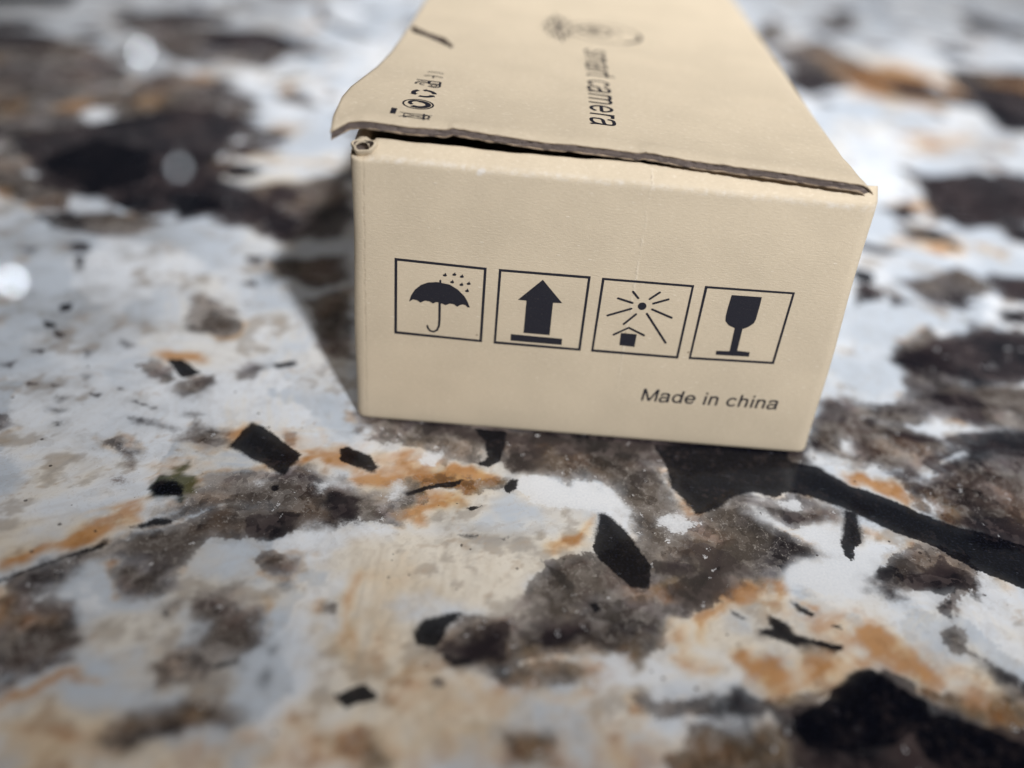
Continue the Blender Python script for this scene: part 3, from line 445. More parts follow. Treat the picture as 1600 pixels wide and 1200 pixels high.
# ------------------------------------------------------------------ node helper
class NT:
    def __init__(self, name):
        self.m = bpy.data.materials.new(name)
        self.m.use_nodes = True
        self.t = self.m.node_tree
        self.b = self.t.nodes['Principled BSDF']
        self.o = self.t.nodes['Material Output']
    def put(self, sock, v):
        if hasattr(v, 'is_output'):
            self.t.links.new(v, sock)
        elif isinstance(v, (tuple, list)):
            v = tuple(v)
            sock.default_value = v+(1,) if len(v) == 3 and sock.type == 'RGBA' else v
        else:
            sock.default_value = v
    def node(self, typ, ins=None, **kw):
        n = self.t.nodes.new(typ)
        for k, v in kw.items():
            setattr(n, k, v)
        for k, v in (ins or {}).items():
            self.put(n.inputs[k], v)
        return n
    def math(self, op, a, b=0.0, c=None):
        n = self.node('ShaderNodeMath', {0: a, 1: b}, operation=op)
        if c is not None:
            self.put(n.inputs[2], c)
        return n.outputs[0]
    def vmul(self, v, s):
        return self.node('ShaderNodeVectorMath', {0: v, 1: s}, operation='MULTIPLY').outputs[0]
    def vadd(self, v, s):
        return self.node('ShaderNodeVectorMath', {0: v, 1: s}, operation='ADD').outputs[0]
    def noise(self, v, scale, detail=4, rough=0.55, dist=0.0):
        return self.node('ShaderNodeTexNoise', {'Vector': v, 'Scale': scale, 'Detail': detail, 'Roughness': rough, 'Distortion': dist}).outputs[0]
    def step(self, x, lo, hi, a=0.0, b=1.0):
        return self.node('ShaderNodeMapRange', {0: x, 1: lo, 2: hi, 3: a, 4: b}, interpolation_type='SMOOTHSTEP').outputs[0]
    def mix(self, f, a, b, mode='MIX'):
        n = self.node('ShaderNodeMix', data_type='RGBA', blend_type=mode)
        self.put(n.inputs[0], f)
        self.put(n.inputs[6], a)
        self.put(n.inputs[7], b)
        return n.outputs[2]
    def coords(self):
        c = self.node('ShaderNodeTexCoord').outputs['Object']
        return self.vmul(c, (1000, 1000, 1000))
    def bump(self, h, strength, dist):
        n = self.node('ShaderNodeBump', {'Height': h, 'Strength': strength, 'Distance': dist})
        self.t.links.new(n.outputs[0], self.b.inputs['Normal'])

# ------------------------------------------------------------------ granite material
def granite():
    """crystal colours and outlines come from the mesh attributes; the nodes break the outlines up,
    add the fine grain, the flecks and the polish"""
    k = NT('polished_granite')
    P = k.coords()
    A = [k.node('ShaderNodeAttribute', attribute_name=n) for n in ('feldspar', 'quartz', 'brown', 'extra')]
    sg, sp, sk = [a.outputs['Alpha'] for a in A[:3]]
    ex = k.node('ShaderNodeSeparateColor', {0: A[3].outputs[0]})
    sw, soft, fleck = ex.outputs
    ne = k.noise(P, 0.75, 4, 0.66, 0.25)
    nf = k.noise(P, 2.6, 3, 0.6)
    c5 = lambda n, a: k.math('MULTIPLY', k.math('SUBTRACT', n, 0.5), a)
    add = lambda a, b: k.math('ADD', a, b)
    def edge(sd, a, b, w, hi=1.0, halo=0.38):
        q = add(sd, add(c5(ne, a), c5(nf, b)))
        crisp = k.step(k.math('DIVIDE', q, w), -1.0, 1.0, 0.0, hi*(1-halo))
        if halo:                              # see-through crystal: the colour goes on fading past the border
            crisp = add(crisp, k.step(q, -2.2, 2.6, 0.0, hi*halo))
        return crisp
    col = k.mix(k.step(add(c5(nf, 0.8), ne), 0.34, 0.12, 0, 0.16), A[0].outputs[0], (0.36, 0.33, 0.31))
    gr = k.mix(k.step(add(c5(nf, 1.0), ne), 0.58, 0.80, 0, 0.28), A[1].outputs[0], (0.46, 0.435, 0.41))
    gr = k.mix(k.step(add(c5(nf, 1.0), ne), 0.42, 0.20, 0, 0.30), gr, (0.045, 0.036, 0.034))
    wn = k.node('ShaderNodeTexNoise', {'Vector': P, 'Scale': 0.9, 'Detail': 2}).outputs[1]
    vg = k.node('ShaderNodeTexVoronoi', {'Vector': k.vadd(k.vmul(P, (0.30, 0.38, 0)), k.vmul(wn, (0.55, 0.55, 0))), 'Scale': 1.0})
    g1 = k.node('ShaderNodeSeparateColor', {0: vg.outputs['Color']}).outputs[0]
    vh = k.node('ShaderNodeTexVoronoi', {'Vector': k.vadd(k.vmul(P, (1.05, 0.9, 0)), k.vmul(wn, (0.7, 0.7, 0))), 'Scale': 1.0})
    g2 = k.node('ShaderNodeSeparateColor', {0: vh.outputs['Color']}).outputs[1]
    gg = add(k.math('MULTIPLY', g1, 0.62), k.math('MULTIPLY', g2, 0.38))
    gr = k.mix(k.step(gg, 0.50, 0.18, 0, 0.75), gr, k.mix(1.0, gr, (0.38, 0.36, 0.37), 'MULTIPLY'))
    gr = k.mix(k.step(gg, 0.58, 0.92, 0, 0.60), gr, k.mix(0.5, gr, (0.34, 0.315, 0.30)))
    col = k.mix(k.step(gg, 0.45, 0.15, 0, 0.5), col, k.mix(1.0, col, (0.80, 0.79, 0.78), 'MULTIPLY'))
    ve = k.node('ShaderNodeTexVoronoi', {'Vector': k.vadd(k.vmul(P, (0.42, 0.34, 0)), k.vmul(wn, (0.9, 0.9, 0))), 'Scale': 1.0}, feature='DISTANCE_TO_EDGE').outputs['Distance']
    ck = k.math('MULTIPLY', k.step(ve, 0.035, 0.008), k.step(nf, 0.40, 0.60))
    gr = k.mix(k.math('MULTIPLY', ck, 0.55), gr, k.mix(k.step(g2, 0.45, 0.55), (0.03, 0.024, 0.022), (0.50, 0.47, 0.44)))
    col = k.mix(k.math('MULTIPLY', ck, 0.30), col, (0.40, 0.33, 0.26))
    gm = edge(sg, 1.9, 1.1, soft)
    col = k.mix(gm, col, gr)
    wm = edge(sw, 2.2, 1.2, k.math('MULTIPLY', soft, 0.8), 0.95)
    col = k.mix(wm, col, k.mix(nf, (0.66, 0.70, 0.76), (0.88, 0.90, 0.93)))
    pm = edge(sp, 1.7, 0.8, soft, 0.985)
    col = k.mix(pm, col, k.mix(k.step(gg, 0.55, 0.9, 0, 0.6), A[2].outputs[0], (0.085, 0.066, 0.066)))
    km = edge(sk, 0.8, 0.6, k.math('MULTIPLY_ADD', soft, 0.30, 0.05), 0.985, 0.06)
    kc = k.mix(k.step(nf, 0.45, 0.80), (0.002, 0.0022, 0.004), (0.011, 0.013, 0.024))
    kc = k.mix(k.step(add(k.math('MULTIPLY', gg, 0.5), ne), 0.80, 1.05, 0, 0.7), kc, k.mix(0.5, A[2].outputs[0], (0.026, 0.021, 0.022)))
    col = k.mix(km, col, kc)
    scr = k.noise(k.node('ShaderNodeMapping', {'Vector': P, 'Rotation': (0, 0, -0.9), 'Scale': (0.35, 4.0, 1)}).outputs[0], 1.0, 3, 0.6)
    col = k.mix(k.math('MULTIPLY', k.math('MULTIPLY', k.step(scr, 0.66, 0.76), k.step(ne, 0.5, 0.66)), k.math('MULTIPLY', km, 0.45)), col, (0.30, 0.33, 0.42))  # scratches on the black crystals, their glints painted as pale streaks
    # dark specks
    vo = k.node('ShaderNodeTexVoronoi', {'Vector': P, 'Scale': 0.75, 'Randomness': 1.0})
    sr = k.node('ShaderNodeSeparateColor', {0: vo.outputs['Color']})
    sz = k.math('MULTIPLY', k.step(sr.outputs[0], 0.93, 1.0), k.math('MULTIPLY', fleck, 0.24))
    sm = k.step(add(k.math('SUBTRACT', sz, vo.outputs['Distance']), c5(nf, 0.12)), 0.0, 0.05, 0, 0.8)
    col = k.mix(sm, col, (0.035, 0.026, 0.024))
    # glassy white flakes inside the dark minerals, their glints painted as white colour
    vo2 = k.node('ShaderNodeTexVoronoi', {'Vector': k.vadd(k.vmul(P, (1.0, 0.55, 1)), k.vmul(k.node('ShaderNodeTexNoise', {'Vector': P, 'Scale': 1.9, 'Detail': 1}).outputs[1], (1.5, 1.0, 0))), 'Scale': 1.35})
    sr2 = k.node('ShaderNodeSeparateColor', {0: vo2.outputs['Color']})
    sz2 = k.math('MULTIPLY', k.step(sr2.outputs[1], 0.93, 1.0), 0.26)
    sm2 = k.step(add(k.math('SUBTRACT', sz2, vo2.outputs['Distance']), c5(nf, 0.35)), 0.0, 0.06, 0, 0.8)
    sm2 = k.math('MULTIPLY', sm2, k.math('MULTIPLY', k.math('MAXIMUM', gm, pm), k.math('SUBTRACT', 1.0, km)))
    col = k.mix(sm2, col, (0.78, 0.79, 0.82))
    k.put(k.b.inputs['Base Color'], col)
    for n in k.t.nodes:                       # a plane needs two dimensions only
        if n.bl_idname == 'ShaderNodeTexNoise':
            n.noise_dimensions = '2D'
        if n.bl_idname == 'ShaderNodeTexVoronoi':
            n.voronoi_dimensions = '2D'
    k.put(k.b.inputs['Roughness'], k.math('ADD', k.math('MULTIPLY', km, 0.12), k.step(nf, 0.3, 0.8, 0.018, 0.035)))
    k.b.inputs['IOR'].default_value = 1.45
    k.put(k.b.inputs['Specular IOR Level'], k.math('MULTIPLY_ADD', km, -0.40, 0.5))
    k.bump(nf, 0.003, 0.0002)
    return k.m

# ------------------------------------------------------------------ slab
def axis(lo, hi, dlo, dhi, d, grow, dmax):
    a = list(np.arange(dlo, dhi+1e-6, d))
    s, x = d, dhi
    while x < hi:
        s = min(s*grow, dmax)
        x = min(x+s, hi)
        a.append(x)
    s, x = d, dlo
    while x > lo:
        s = min(s*grow, dmax)
        x = max(x-s, lo)
        a.insert(0, x)
    return np.array(a)

def poly_sdf(px, py, poly):
    """signed distance, positive inside"""
    a = np.array(poly)
    b = np.roll(a, -1, 0)
    d2 = np.full(px.shape, 1e9)
    ins = np.zeros(px.shape, bool)
    for (ax, ay), (bx, by) in zip(a, b):
        ex, ey = bx-ax, by-ay
        t = np.clip(((px-ax)*ex+(py-ay)*ey)/(ex*ex+ey*ey+1e-9), 0, 1)
        d2 = np.minimum(d2, (px-ax-t*ex)**2+(py-ay-t*ey)**2)
        c = (ay > py) != (by > py)
        ins ^= c & (px < (bx-ax)*(py-ay)/((by-ay) if abs(by-ay) > 1e-9 else 1e-9)+ax)
    d = np.sqrt(d2)
    return np.where(ins, d, -d)

def scatter_minerals():
    """the slab goes on outside the part that is mapped, in the same mixture"""
    rnd = random.Random(7)
    seen = [(-205, 262), (345, 490), (96, -62), (-32, -72)]
    out = []
    for cls, n, r0_, r1_ in (('g', 150, 3, 9), ('p', 190, 2, 8), ('k', 60, 1.5, 4.5), ('w', 130, 2, 7), ('o', 70, 3, 8)):
        for _ in range(n):                    # small crystals over the far half
            cx, cy = rnd.uniform(-260, 380), 70+430*rnd.random()**1.3
            r, st, th = rnd.uniform(r0_, r1_), rnd.uniform(0.35, 0.9), rnd.uniform(0, math.pi)
            pts = []
            for i in range(7):
                rr = r*rnd.uniform(0.6, 1.2)
                x, y = rr*math.cos(i/7*2*math.pi), rr*st*math.sin(i/7*2*math.pi)
                pts.append((cx+x*math.cos(th)-y*math.sin(th), cy+x*math.sin(th)+y*math.cos(th)))
            out.append((cls, 0.6, 3.0, pts))
    for cls, n, r0_, r1_ in (('g', 420, 6, 30), ('p', 330, 3, 17), ('k', 210, 2, 14), ('o', 230, 4, 14), ('c', 170, 10, 40), ('w', 120, 3, 9), ('m', 110, 8, 30)):
        for _ in range(n):
            cx, cy = rnd.uniform(-600, 800), rnd.uniform(-280, 1000)
            if poly_sdf(np.array([cx]), np.array([cy]), seen)[0] > -10:
                continue
            r, st, th = rnd.uniform(r0_, r1_), rnd.uniform(0.35, 0.9), rnd.uniform(0, math.pi)
            pts = []
            m = rnd.randint(6, 10)
            for i in range(m):
                a = i/m*2*math.pi
                rr = r*rnd.uniform(0.6, 1.15)
                x, y = rr*math.cos(a), rr*st*math.sin(a)
                pts.append((cx+x*math.cos(th)-y*math.sin(th), cy+x*math.sin(th)+y*math.cos(th)))
            out.append((cls, rnd.uniform(0.4, 0.9), 4.0, pts))
    return out

# value noise and cells on the slab plane
_tab = np.random.RandomState(11).rand(512, 512).astype(np.float32)
def vnoise(x, y, k):
    x, y = x+k*37.7, y+k*91.3
    xi, yi = np.floor(x).astype(np.int64), np.floor(y).astype(np.int64)
    fx, fy = x-xi, y-yi
    fx, fy = fx*fx*(3-2*fx), fy*fy*(3-2*fy)
    x0, x1, y0, y1 = xi & 511, (xi+1) & 511, yi & 511, (yi+1) & 511
    return (_tab[y0, x0]*(1-fx)+_tab[y0, x1]*fx)*(1-fy)+(_tab[y1, x0]*(1-fx)+_tab[y1, x1]*fx)*fy
def fbm(x, y, size, octs, k, gain=0.55):
    v, a, t, f = 0, 1.0, 0.0, 1.0/size
    for i in range(octs):
        v = v+a*vnoise(x*f, y*f, k+i*3)
        t += a
        a *= gain
        f *= 2.03
    return np.clip((v/t-0.5)*1.55+0.5, 0, 1)
def cells(x, y, size, k):
    """random value of the nearest jittered cell, and the distance to the cell border"""
    x, y = x/size+k*13.1, y/size+k*7.7
    xi, yi = np.floor(x).astype(np.int64), np.floor(y).astype(np.int64)
    d1 = np.full(x.shape, 9.0)
    d2 = np.full(x.shape, 9.0)
    val = np.zeros(x.shape)
    for dx in (-1, 0, 1):
        for dy in (-1, 0, 1):
            cx, cy = xi+dx, yi+dy
            a, b = _tab[cy & 511, cx & 511], _tab[(cy+171) & 511, (cx+59) & 511]
            d = (cx+a-x)**2+(cy+b-y)**2
            nr = d < d1
            d2 = np.where(nr, d1, np.minimum(d2, d))
            val = np.where(nr, _tab[(cy+301) & 511, (cx+211) & 511], val)
            d1 = np.where(nr, d, d1)
    return val, (np.sqrt(d2)-np.sqrt(d1))*size
def sstep(x, lo, hi):
    t = np.clip((x-lo)/(hi-lo), 0, 1)
    return t*t*(3-2*t)
def lerp(a, b, t):
    return np.asarray(a)*(1-t[..., None])+np.asarray(b)*t[..., None]

def build_slab():
    gx = axis(-600, 800, -100, 130, 0.45, 1.025, 5)
    gy = axis(-280, 1000, -80, 95, 0.45, 1.02, 5)
    X, Y = np.meshgrid(gx, gy)
    nx, ny = len(gx), len(gy)
    # outlines are read through a warped plane so that they come out ragged
    w1, w2 = fbm(X, Y, 9, 4, 1)-0.5, fbm(X, Y, 9, 4, 2)-0.5
    w3, w4 = fbm(X, Y, 2.4, 3, 3)-0.5, fbm(X, Y, 2.4, 3, 4)-0.5
    warp = {True: (X+w1*0.7+w3*0.4, Y+w2*0.7+w4*0.4), False: (X+w1*3.4+w3*1.5, Y+w2*3.4+w4*1.5)}
    F = {c: np.full(X.shape, -12.0) for c in 'gpkw'}
    G = {c: np.zeros(X.shape) for c in 'comv'}
    for cls, s, fo, pts in MINERALS_AND_SHADE+scatter_minerals():
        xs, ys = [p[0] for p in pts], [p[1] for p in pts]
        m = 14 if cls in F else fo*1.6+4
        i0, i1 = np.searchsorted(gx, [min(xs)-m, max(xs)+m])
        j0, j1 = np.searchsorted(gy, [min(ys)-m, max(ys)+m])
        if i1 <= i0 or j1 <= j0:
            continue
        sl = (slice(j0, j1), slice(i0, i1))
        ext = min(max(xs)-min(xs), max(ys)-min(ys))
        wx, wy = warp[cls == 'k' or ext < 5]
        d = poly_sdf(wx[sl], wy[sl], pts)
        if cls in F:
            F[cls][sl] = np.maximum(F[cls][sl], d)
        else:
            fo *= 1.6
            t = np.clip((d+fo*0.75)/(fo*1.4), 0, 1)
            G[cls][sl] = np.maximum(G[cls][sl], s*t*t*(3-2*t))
    # ---- crystal colours (linear albedo)
    big, mid, sml = fbm(X, Y, 22, 5, 5), fbm(X, Y, 7, 5, 6), fbm(X, Y, 2.2, 4, 7)
    xw, yw = X+w1*8+w3*2.5, Y+w2*8+w4*2.5
    fcell, fbord = cells(xw, yw, 19, 1)
    th = fcell*math.pi*1.7
    xs_, ys_ = X+w1*2.0, Y+w2*2.0
    u, v = xs_*np.cos(th)+ys_*np.sin(th), -xs_*np.sin(th)+ys_*np.cos(th)
    streak = fbm(u/10.0, v/0.8, 1.0, 5, 8, 0.60)
    fel = lerp((0.56, 0.62, 0.70), (0.83, 0.87, 0.93), sstep(0.5*fcell+0.5*big+0.3*(mid-0.5), 0.25, 0.75))
    cream = lerp((0.60, 0.50, 0.37), (0.83, 0.775, 0.68), sstep(0.32*streak+0.9*(big-0.5)+0.4*(mid-0.5)+0.34, 0.1, 0.75))
    cf = np.maximum(sstep(G['c']+(mid-0.5)*0.8+(big-0.5)*0.4, 0.06, 0.75)*0.95, 0.45*sstep(big+0.4*(streak-0.5), 0.62, 0.85))
    fel = lerp(fel, cream, cf)
    fel = lerp(fel, (0.47, 0.42, 0.37), 0.16*sstep(streak, 0.45, 0.2))
    fel = lerp(fel, (0.30, 0.31, 0.325), 0.68*sstep(G['m']+(mid-0.5)*0.9, 0.08, 0.85))
    fel = lerp(fel, (0.30, 0.27, 0.25), 0.5*sstep(mid+0.5*(sml-0.5), 0.72, 0.86))
    fel = lerp(fel, (0.46, 0.36, 0.27), 0.5*sstep(fbord, 0.55, 0.0)*sstep(mid, 0.4, 0.6))
    qcell, qbord = cells(X+w1*5+w3*3, Y+w2*5+w4*3, 6.5, 2)
    tone = 0.40*qcell+0.38*mid+0.30*(big-0.5)+0.20*sml+0.16*sstep(X, 45, -15)*sstep(Y, 60, 10)
    q = lerp((0.020, 0.016, 0.017), (0.102, 0.085, 0.075), sstep(tone, 0.14, 0.42))
    q = lerp(q, (0.33, 0.30, 0.28), sstep(tone, 0.48, 0.88))
    hue = fbm(X, Y, 14, 4, 9)
    q = lerp(q, q*np.array((1.35, 0.98, 0.66)), 0.35*sstep(hue, 0.58, 0.76))
    q = lerp(q, q*np.array((0.85, 0.93, 1.12)), 0.8*sstep(hue, 0.42, 0.25))
    q = lerp(q, q*np.array((0.80, 0.66, 0.67)), 0.6*sstep(fbm(X, Y, 10, 4, 12), 0.56, 0.70))
    q = lerp(q, (0.05, 0.04, 0.036), 0.45*sstep(qbord, 0.5, 0.0)*sstep(sml, 0.4, 0.65))
    pc, pb = cells(X+w1*4+w3*2, Y+w2*4+w4*2, 5, 3)
    br = lerp((0.006, 0.0055, 0.009), (0.048, 0.034, 0.036), np.clip(0.45*pc+0.9*(mid-0.40), 0, 1))
    # iron stain: mapped patches, and a rim that follows some of the crystal borders
    rim = np.exp(-((F['g']+0.3)/0.9)**2)*sstep(fbm(X, Y, 12, 4, 10), 0.58, 0.80)*0.55
    st = sstep(np.maximum(G['o']*1.25, rim)+(mid-0.5)*0.40+(sml-0.5)*0.30+(streak-0.5)*0.25, 0.06, 1.1)
    oc = lerp((0.76, 0.52, 0.22), (0.43, 0.165, 0.022), np.clip(st*1.35+0.8*(sml-0.62)+0.5*(streak-0.5)-0.1, 0, 1))
    fel = lerp(fel, oc*0.7+fel*0.3*np.array((1.0, 0.7, 0.4)), st*0.95)
    q = lerp(q, oc*0.42+q*np.array((0.7, 0.4, 0.15)), st*0.85)
    vg = sstep(G['v']+(sml-0.5)*0.6, 0.2, 0.8)*0.92
    gc = lerp((0.010, 0.015, 0.009), (0.075, 0.078, 0.028), sstep(mid, 0.35, 0.7))
    fel, q = lerp(fel, gc, vg), lerp(q, gc, vg)
    soft = 0.16+1.25*sstep(fbm(X, Y, 8, 3, 13), 0.36, 0.80)
    fleck = sstep(fbm(X, Y, 10, 4, 14), 0.45, 0.7)
    n = nx*ny
    co = np.zeros((n, 3), np.float32)
    co[:, 0], co[:, 1] = X.ravel()*MM, Y.ravel()*MM
    idx = np.arange(n).reshape(ny, nx)
    quad = np.stack([idx[:-1, :-1], idx[:-1, 1:], idx[1:, 1:], idx[1:, :-1]], -1).reshape(-1, 4)
    # slab edge: a skirt down 30 mm
    ring = np.concatenate([idx[0, :-1], idx[:-1, -1], idx[-1, :0:-1], idx[:0:-1, 0]])
    low = co[ring].copy()
    low[:, 2] = -0.03
    li = n+np.arange(len(ring))
    sk = np.stack([ring, li, np.roll(li, -1), np.roll(ring, -1)], -1)
    co = np.concatenate([co, low])
    quads = np.concatenate([quad, sk])
    me = bpy.data.meshes.new('countertop')
    me.vertices.add(len(co))
    me.vertices.foreach_set('co', co.ravel())
    me.loops.add(quads.size)
    me.loops.foreach_set('vertex_index', quads.ravel().astype(np.int32))
    me.polygons.add(len(quads))
    me.polygons.foreach_set('loop_start', np.arange(0, quads.size, 4, dtype=np.int32))
    me.polygons.foreach_set('loop_total', np.full(len(quads), 4, np.int32))
    me.update(calc_edges=True)
    one = np.ones(X.shape)
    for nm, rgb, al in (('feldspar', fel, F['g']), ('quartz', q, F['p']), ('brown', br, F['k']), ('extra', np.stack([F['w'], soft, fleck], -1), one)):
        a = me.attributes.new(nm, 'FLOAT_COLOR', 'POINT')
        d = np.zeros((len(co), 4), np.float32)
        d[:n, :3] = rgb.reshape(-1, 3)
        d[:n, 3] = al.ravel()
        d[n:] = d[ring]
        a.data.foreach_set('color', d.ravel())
    me.materials.append(granite())
    o = bpy.data.objects.new('countertop', me)
    COL.objects.link(o)
    o['kind'] = 'structure'
    o['label'] = 'polished granite countertop, white cream and grey with black and rust patches'
    o['category'] = 'countertop'
    return o

build_slab()

# ------------------------------------------------------------------ box materials
def cardboard(name, base=(0.595, 0.503, 0.375), marks=False):
    k = NT(name)
    P = k.coords()
    n1 = k.noise(P, 0.09, 3, 0.5)
    fib = k.noise(k.vmul(P, (0.6, 0.6, 1.9)), 2.1, 5, 0.66)
    fine = k.noise(k.vmul(P, (1, 1, 1.7)), 4.5, 4, 0.6)
    b = Vector(base)
    col = k.mix(k.step(n1, 0.3, 0.7), tuple(b*0.955), tuple(b*1.03))
    col = k.mix(k.step(fib, 0.52, 0.72, 0, 0.36), col, tuple(b*0.80))
    col = k.mix(k.step(fib, 0.46, 0.28, 0, 0.42), col, (0.78, 0.70, 0.58))
    # pulp flecks
    v = k.node('ShaderNodeTexVoronoi', {'Vector': P, 'Scale': 0.36})
    r = k.node('ShaderNodeSeparateColor', {0: v.outputs['Color']})
    fl = k.step(k.math('SUBTRACT', k.math('MULTIPLY', k.step(r.outputs[0], 0.9, 1.0), 0.09), v.outputs['Distance']), 0, 0.03)
    col = k.mix(k.math('MULTIPLY', fl, 0.6), col, (0.16, 0.11, 0.07))
    v2 = k.node('ShaderNodeTexVoronoi', {'Vector': k.vmul(P, (0.35, 0.35, 1)), 'Scale': 1.3})
    r2 = k.node('ShaderNodeSeparateColor', {0: v2.outputs['Color']})
    fl2 = k.step(k.math('SUBTRACT', k.math('MULTIPLY', k.step(r2.outputs[1], 0.93, 1.0), 0.16), v2.outputs['Distance']), 0, 0.06)
    col = k.mix(k.math('MULTIPLY', fl2, 0.35), col, (0.80, 0.74, 0.64))
    h = k.math('ADD', k.math('MULTIPLY', fib, 1.0), k.math('ADD', k.math('MULTIPLY', fine, 0.4), k.math('MULTIPLY', fl2, 0.25)))
    if marks:
        sx = k.node('ShaderNodeSeparateXYZ', {0: P})
        x, y, z = sx.outputs
        wob = k.math('MULTIPLY', k.math('SUBTRACT', k.noise(k.vmul(P, (0, 0, 1)), 0.35, 5, 0.7), 0.5), 1.6)
        dx = k.math('SUBTRACT', x, k.math('ADD', wob, 42.6))
        cr = k.math('MULTIPLY', k.step(k.math('ABSOLUTE', dx), 0.32, 0.0), k.step(z, 8, 16))
        brk = k.step(k.noise(P, 0.5, 4, 0.6), 0.42, 0.62, 0.08, 1.0)
        cr = k.math('MULTIPLY', cr, brk)
        col = k.mix(k.math('MULTIPLY', cr, 0.22), col, (0.84, 0.78, 0.68))
        dk = k.math('MULTIPLY', k.step(k.math('ABSOLUTE', k.math('ADD', dx, 0.1)), 0.14, 0.02), k.step(k.noise(P, 0.8, 4, 0.6), 0.54, 0.64))
        col = k.mix(k.math('MULTIPLY', k.math('MULTIPLY', dk, k.step(z, 8, 16)), 0.6), col, (0.28, 0.20, 0.13))
        h = k.math('ADD', h, k.math('MULTIPLY', cr, 0.8))
        # nick with torn pale paper near the top edge
        dn = k.node('ShaderNodeVectorMath', {0: k.vadd(P, k.vmul(k.node('ShaderNodeTexNoise', {'Vector': P, 'Scale': 1.1}).outputs[1], (0.7, 0, 0.7))), 1: (NICK[0][0]+0.35, 0.3, NICK[0][1]+0.35)}, operation='DISTANCE').outputs[1]
        col = k.mix(k.step(dn, 0.55, 0.35, 0, 0.75), col, (0.17, 0.11, 0.08))
        dn2 = k.node('ShaderNodeVectorMath', {0: k.vadd(P, k.vmul(k.node('ShaderNodeTexNoise', {'Vector': P, 'Scale': 0.9}).outputs[1], (1.2, 0, 1.2))), 1: (NICK[0][0]+0.5, 0.0, NICK[0][1]-0.8)}, operation='DISTANCE').outputs[1]
        col = k.mix(k.step(dn2, 0.8, 0.3, 0, 0.4), col, (0.72, 0.73, 0.76))
        ws = k.math('MULTIPLY', k.step(k.math('ABSOLUTE', k.math('SUBTRACT', z, k.math('SUBTRACT', 45.4, k.math('MULTIPLY', x, 0.0165)))), 0.75, 0.1), k.step(k.noise(k.vmul(P, (1, 0.2, 1)), 0.8, 4, 0.65), 0.40, 0.70, 0, 0.38))
        col = k.mix(ws, col, (0.78, 0.76, 0.74))
        # creased corner fold
        cw = k.math('ABSOLUTE', k.math('SUBTRACT', x, k.math('ADD', 1.9, k.math('MULTIPLY', k.math('SUBTRACT', k.noise(k.vmul(P, (0, 0, 1)), 0.25, 4, 0.6), 0.5), 0.9))))
        cm = k.math('MULTIPLY', k.step(cw, 0.28, 0.03), k.step(k.noise(P, 0.6, 4, 0.6), 0.36, 0.6, 0.15, 1.0))
        col = k.mix(k.math('MULTIPLY', cm, 0.22), col, (0.30, 0.225, 0.15))
        h = k.math('SUBTRACT', h, k.math('MULTIPLY', cm, 0.7))
        # soft dents
        h = k.math('ADD', h, k.math('MULTIPLY', k.noise(P, 0.10, 2, 0.5), 2.5))
    k.put(k.b.inputs['Base Color'], col)
    k.b.inputs['Roughness'].default_value = 0.72
    k.b.inputs['Specular IOR Level'].default_value = 0.3
    k.bump(h, 0.55, 0.00012)
    return k.m

def raw_edge(name, a, b):
    k = NT(name)
    P = k.coords()
    n = k.noise(k.vmul(P, (0.22, 1, 11.0)), 1.0, 5, 0.7)
    col = k.mix(k.step(n, 0.32, 0.68), a, b)
    n2 = k.noise(k.vmul(P, (1, 1, 1)), 0.9, 5, 0.7)
    col = k.mix(k.step(n2, 0.62, 0.74, 0, 0.45), col, (0.50, 0.44, 0.40))
    k.put(k.b.inputs['Base Color'], col)
    k.b.inputs['Roughness'].default_value = 0.85
    k.b.inputs['Specular IOR Level'].default_value = 0.2
    k.bump(n, 0.9, 0.0003)
    return k.m

def ink_material():
    k = NT('printing_ink')
    P = k.coords()
    n = k.noise(P, 4.2, 4, 0.65)
    fib = k.noise(k.vmul(P, (0.6, 0.6, 1.9)), 2.1, 5, 0.66)
    col = k.mix(k.step(n, 0.62, 0.74, 0, 0.45), (0.014, 0.014, 0.022), (0.20, 0.17, 0.14))
    k.put(k.b.inputs['Base Color'], col)
    k.b.inputs['Roughness'].default_value = 0.62
    k.b.inputs['Specular IOR Level'].default_value = 0.35
    k.bump(k.math('ADD', fib, k.math('MULTIPLY', n, 0.3)), 0.35, 0.00012)
    return k.m

M_CARD = cardboard('kraft_cardboard')
M_FRONT = cardboard('kraft_cardboard_front', marks=True)
M_LINER = cardboard('kraft_liner_inside', (0.36, 0.27, 0.19))
M_CORE = raw_edge('grey_board_core', (0.060, 0.046, 0.043), (0.27, 0.22, 0.20))
M_UNDER = raw_edge('torn_liner_edge', (0.24, 0.17, 0.11), (0.40, 0.31, 0.22))
M_INK = ink_material()

# ------------------------------------------------------------------ mesh helpers
def mesh_obj(name, verts, faces, mat, parent=None, smooth=True):
    me = bpy.data.meshes.new(name)
    me.from_pydata([tuple(c*MM for c in v) for v in verts], [], faces)
    me.materials.append(mat)
    if smooth:
        me.polygons.foreach_set('use_smooth', [True]*len(me.polygons))
    me.update()
    o = bpy.data.objects.new(name, me)
    COL.objects.link(o)
    if parent:
        o.parent = parent
    return o

box = bpy.data.objects.new('cardboard_box', None)
COL.objects.link(box)
box['label'] = 'small tan cardboard carton with black handling symbols, lid slightly raised, standing on granite'
box['category'] = 'box'
box.empty_display_size = 0.02

W, D, H = 75.0, 138.0, 48.0
RX, RY, RT, RB = 1.9, 2.3, 2.5, 0.6

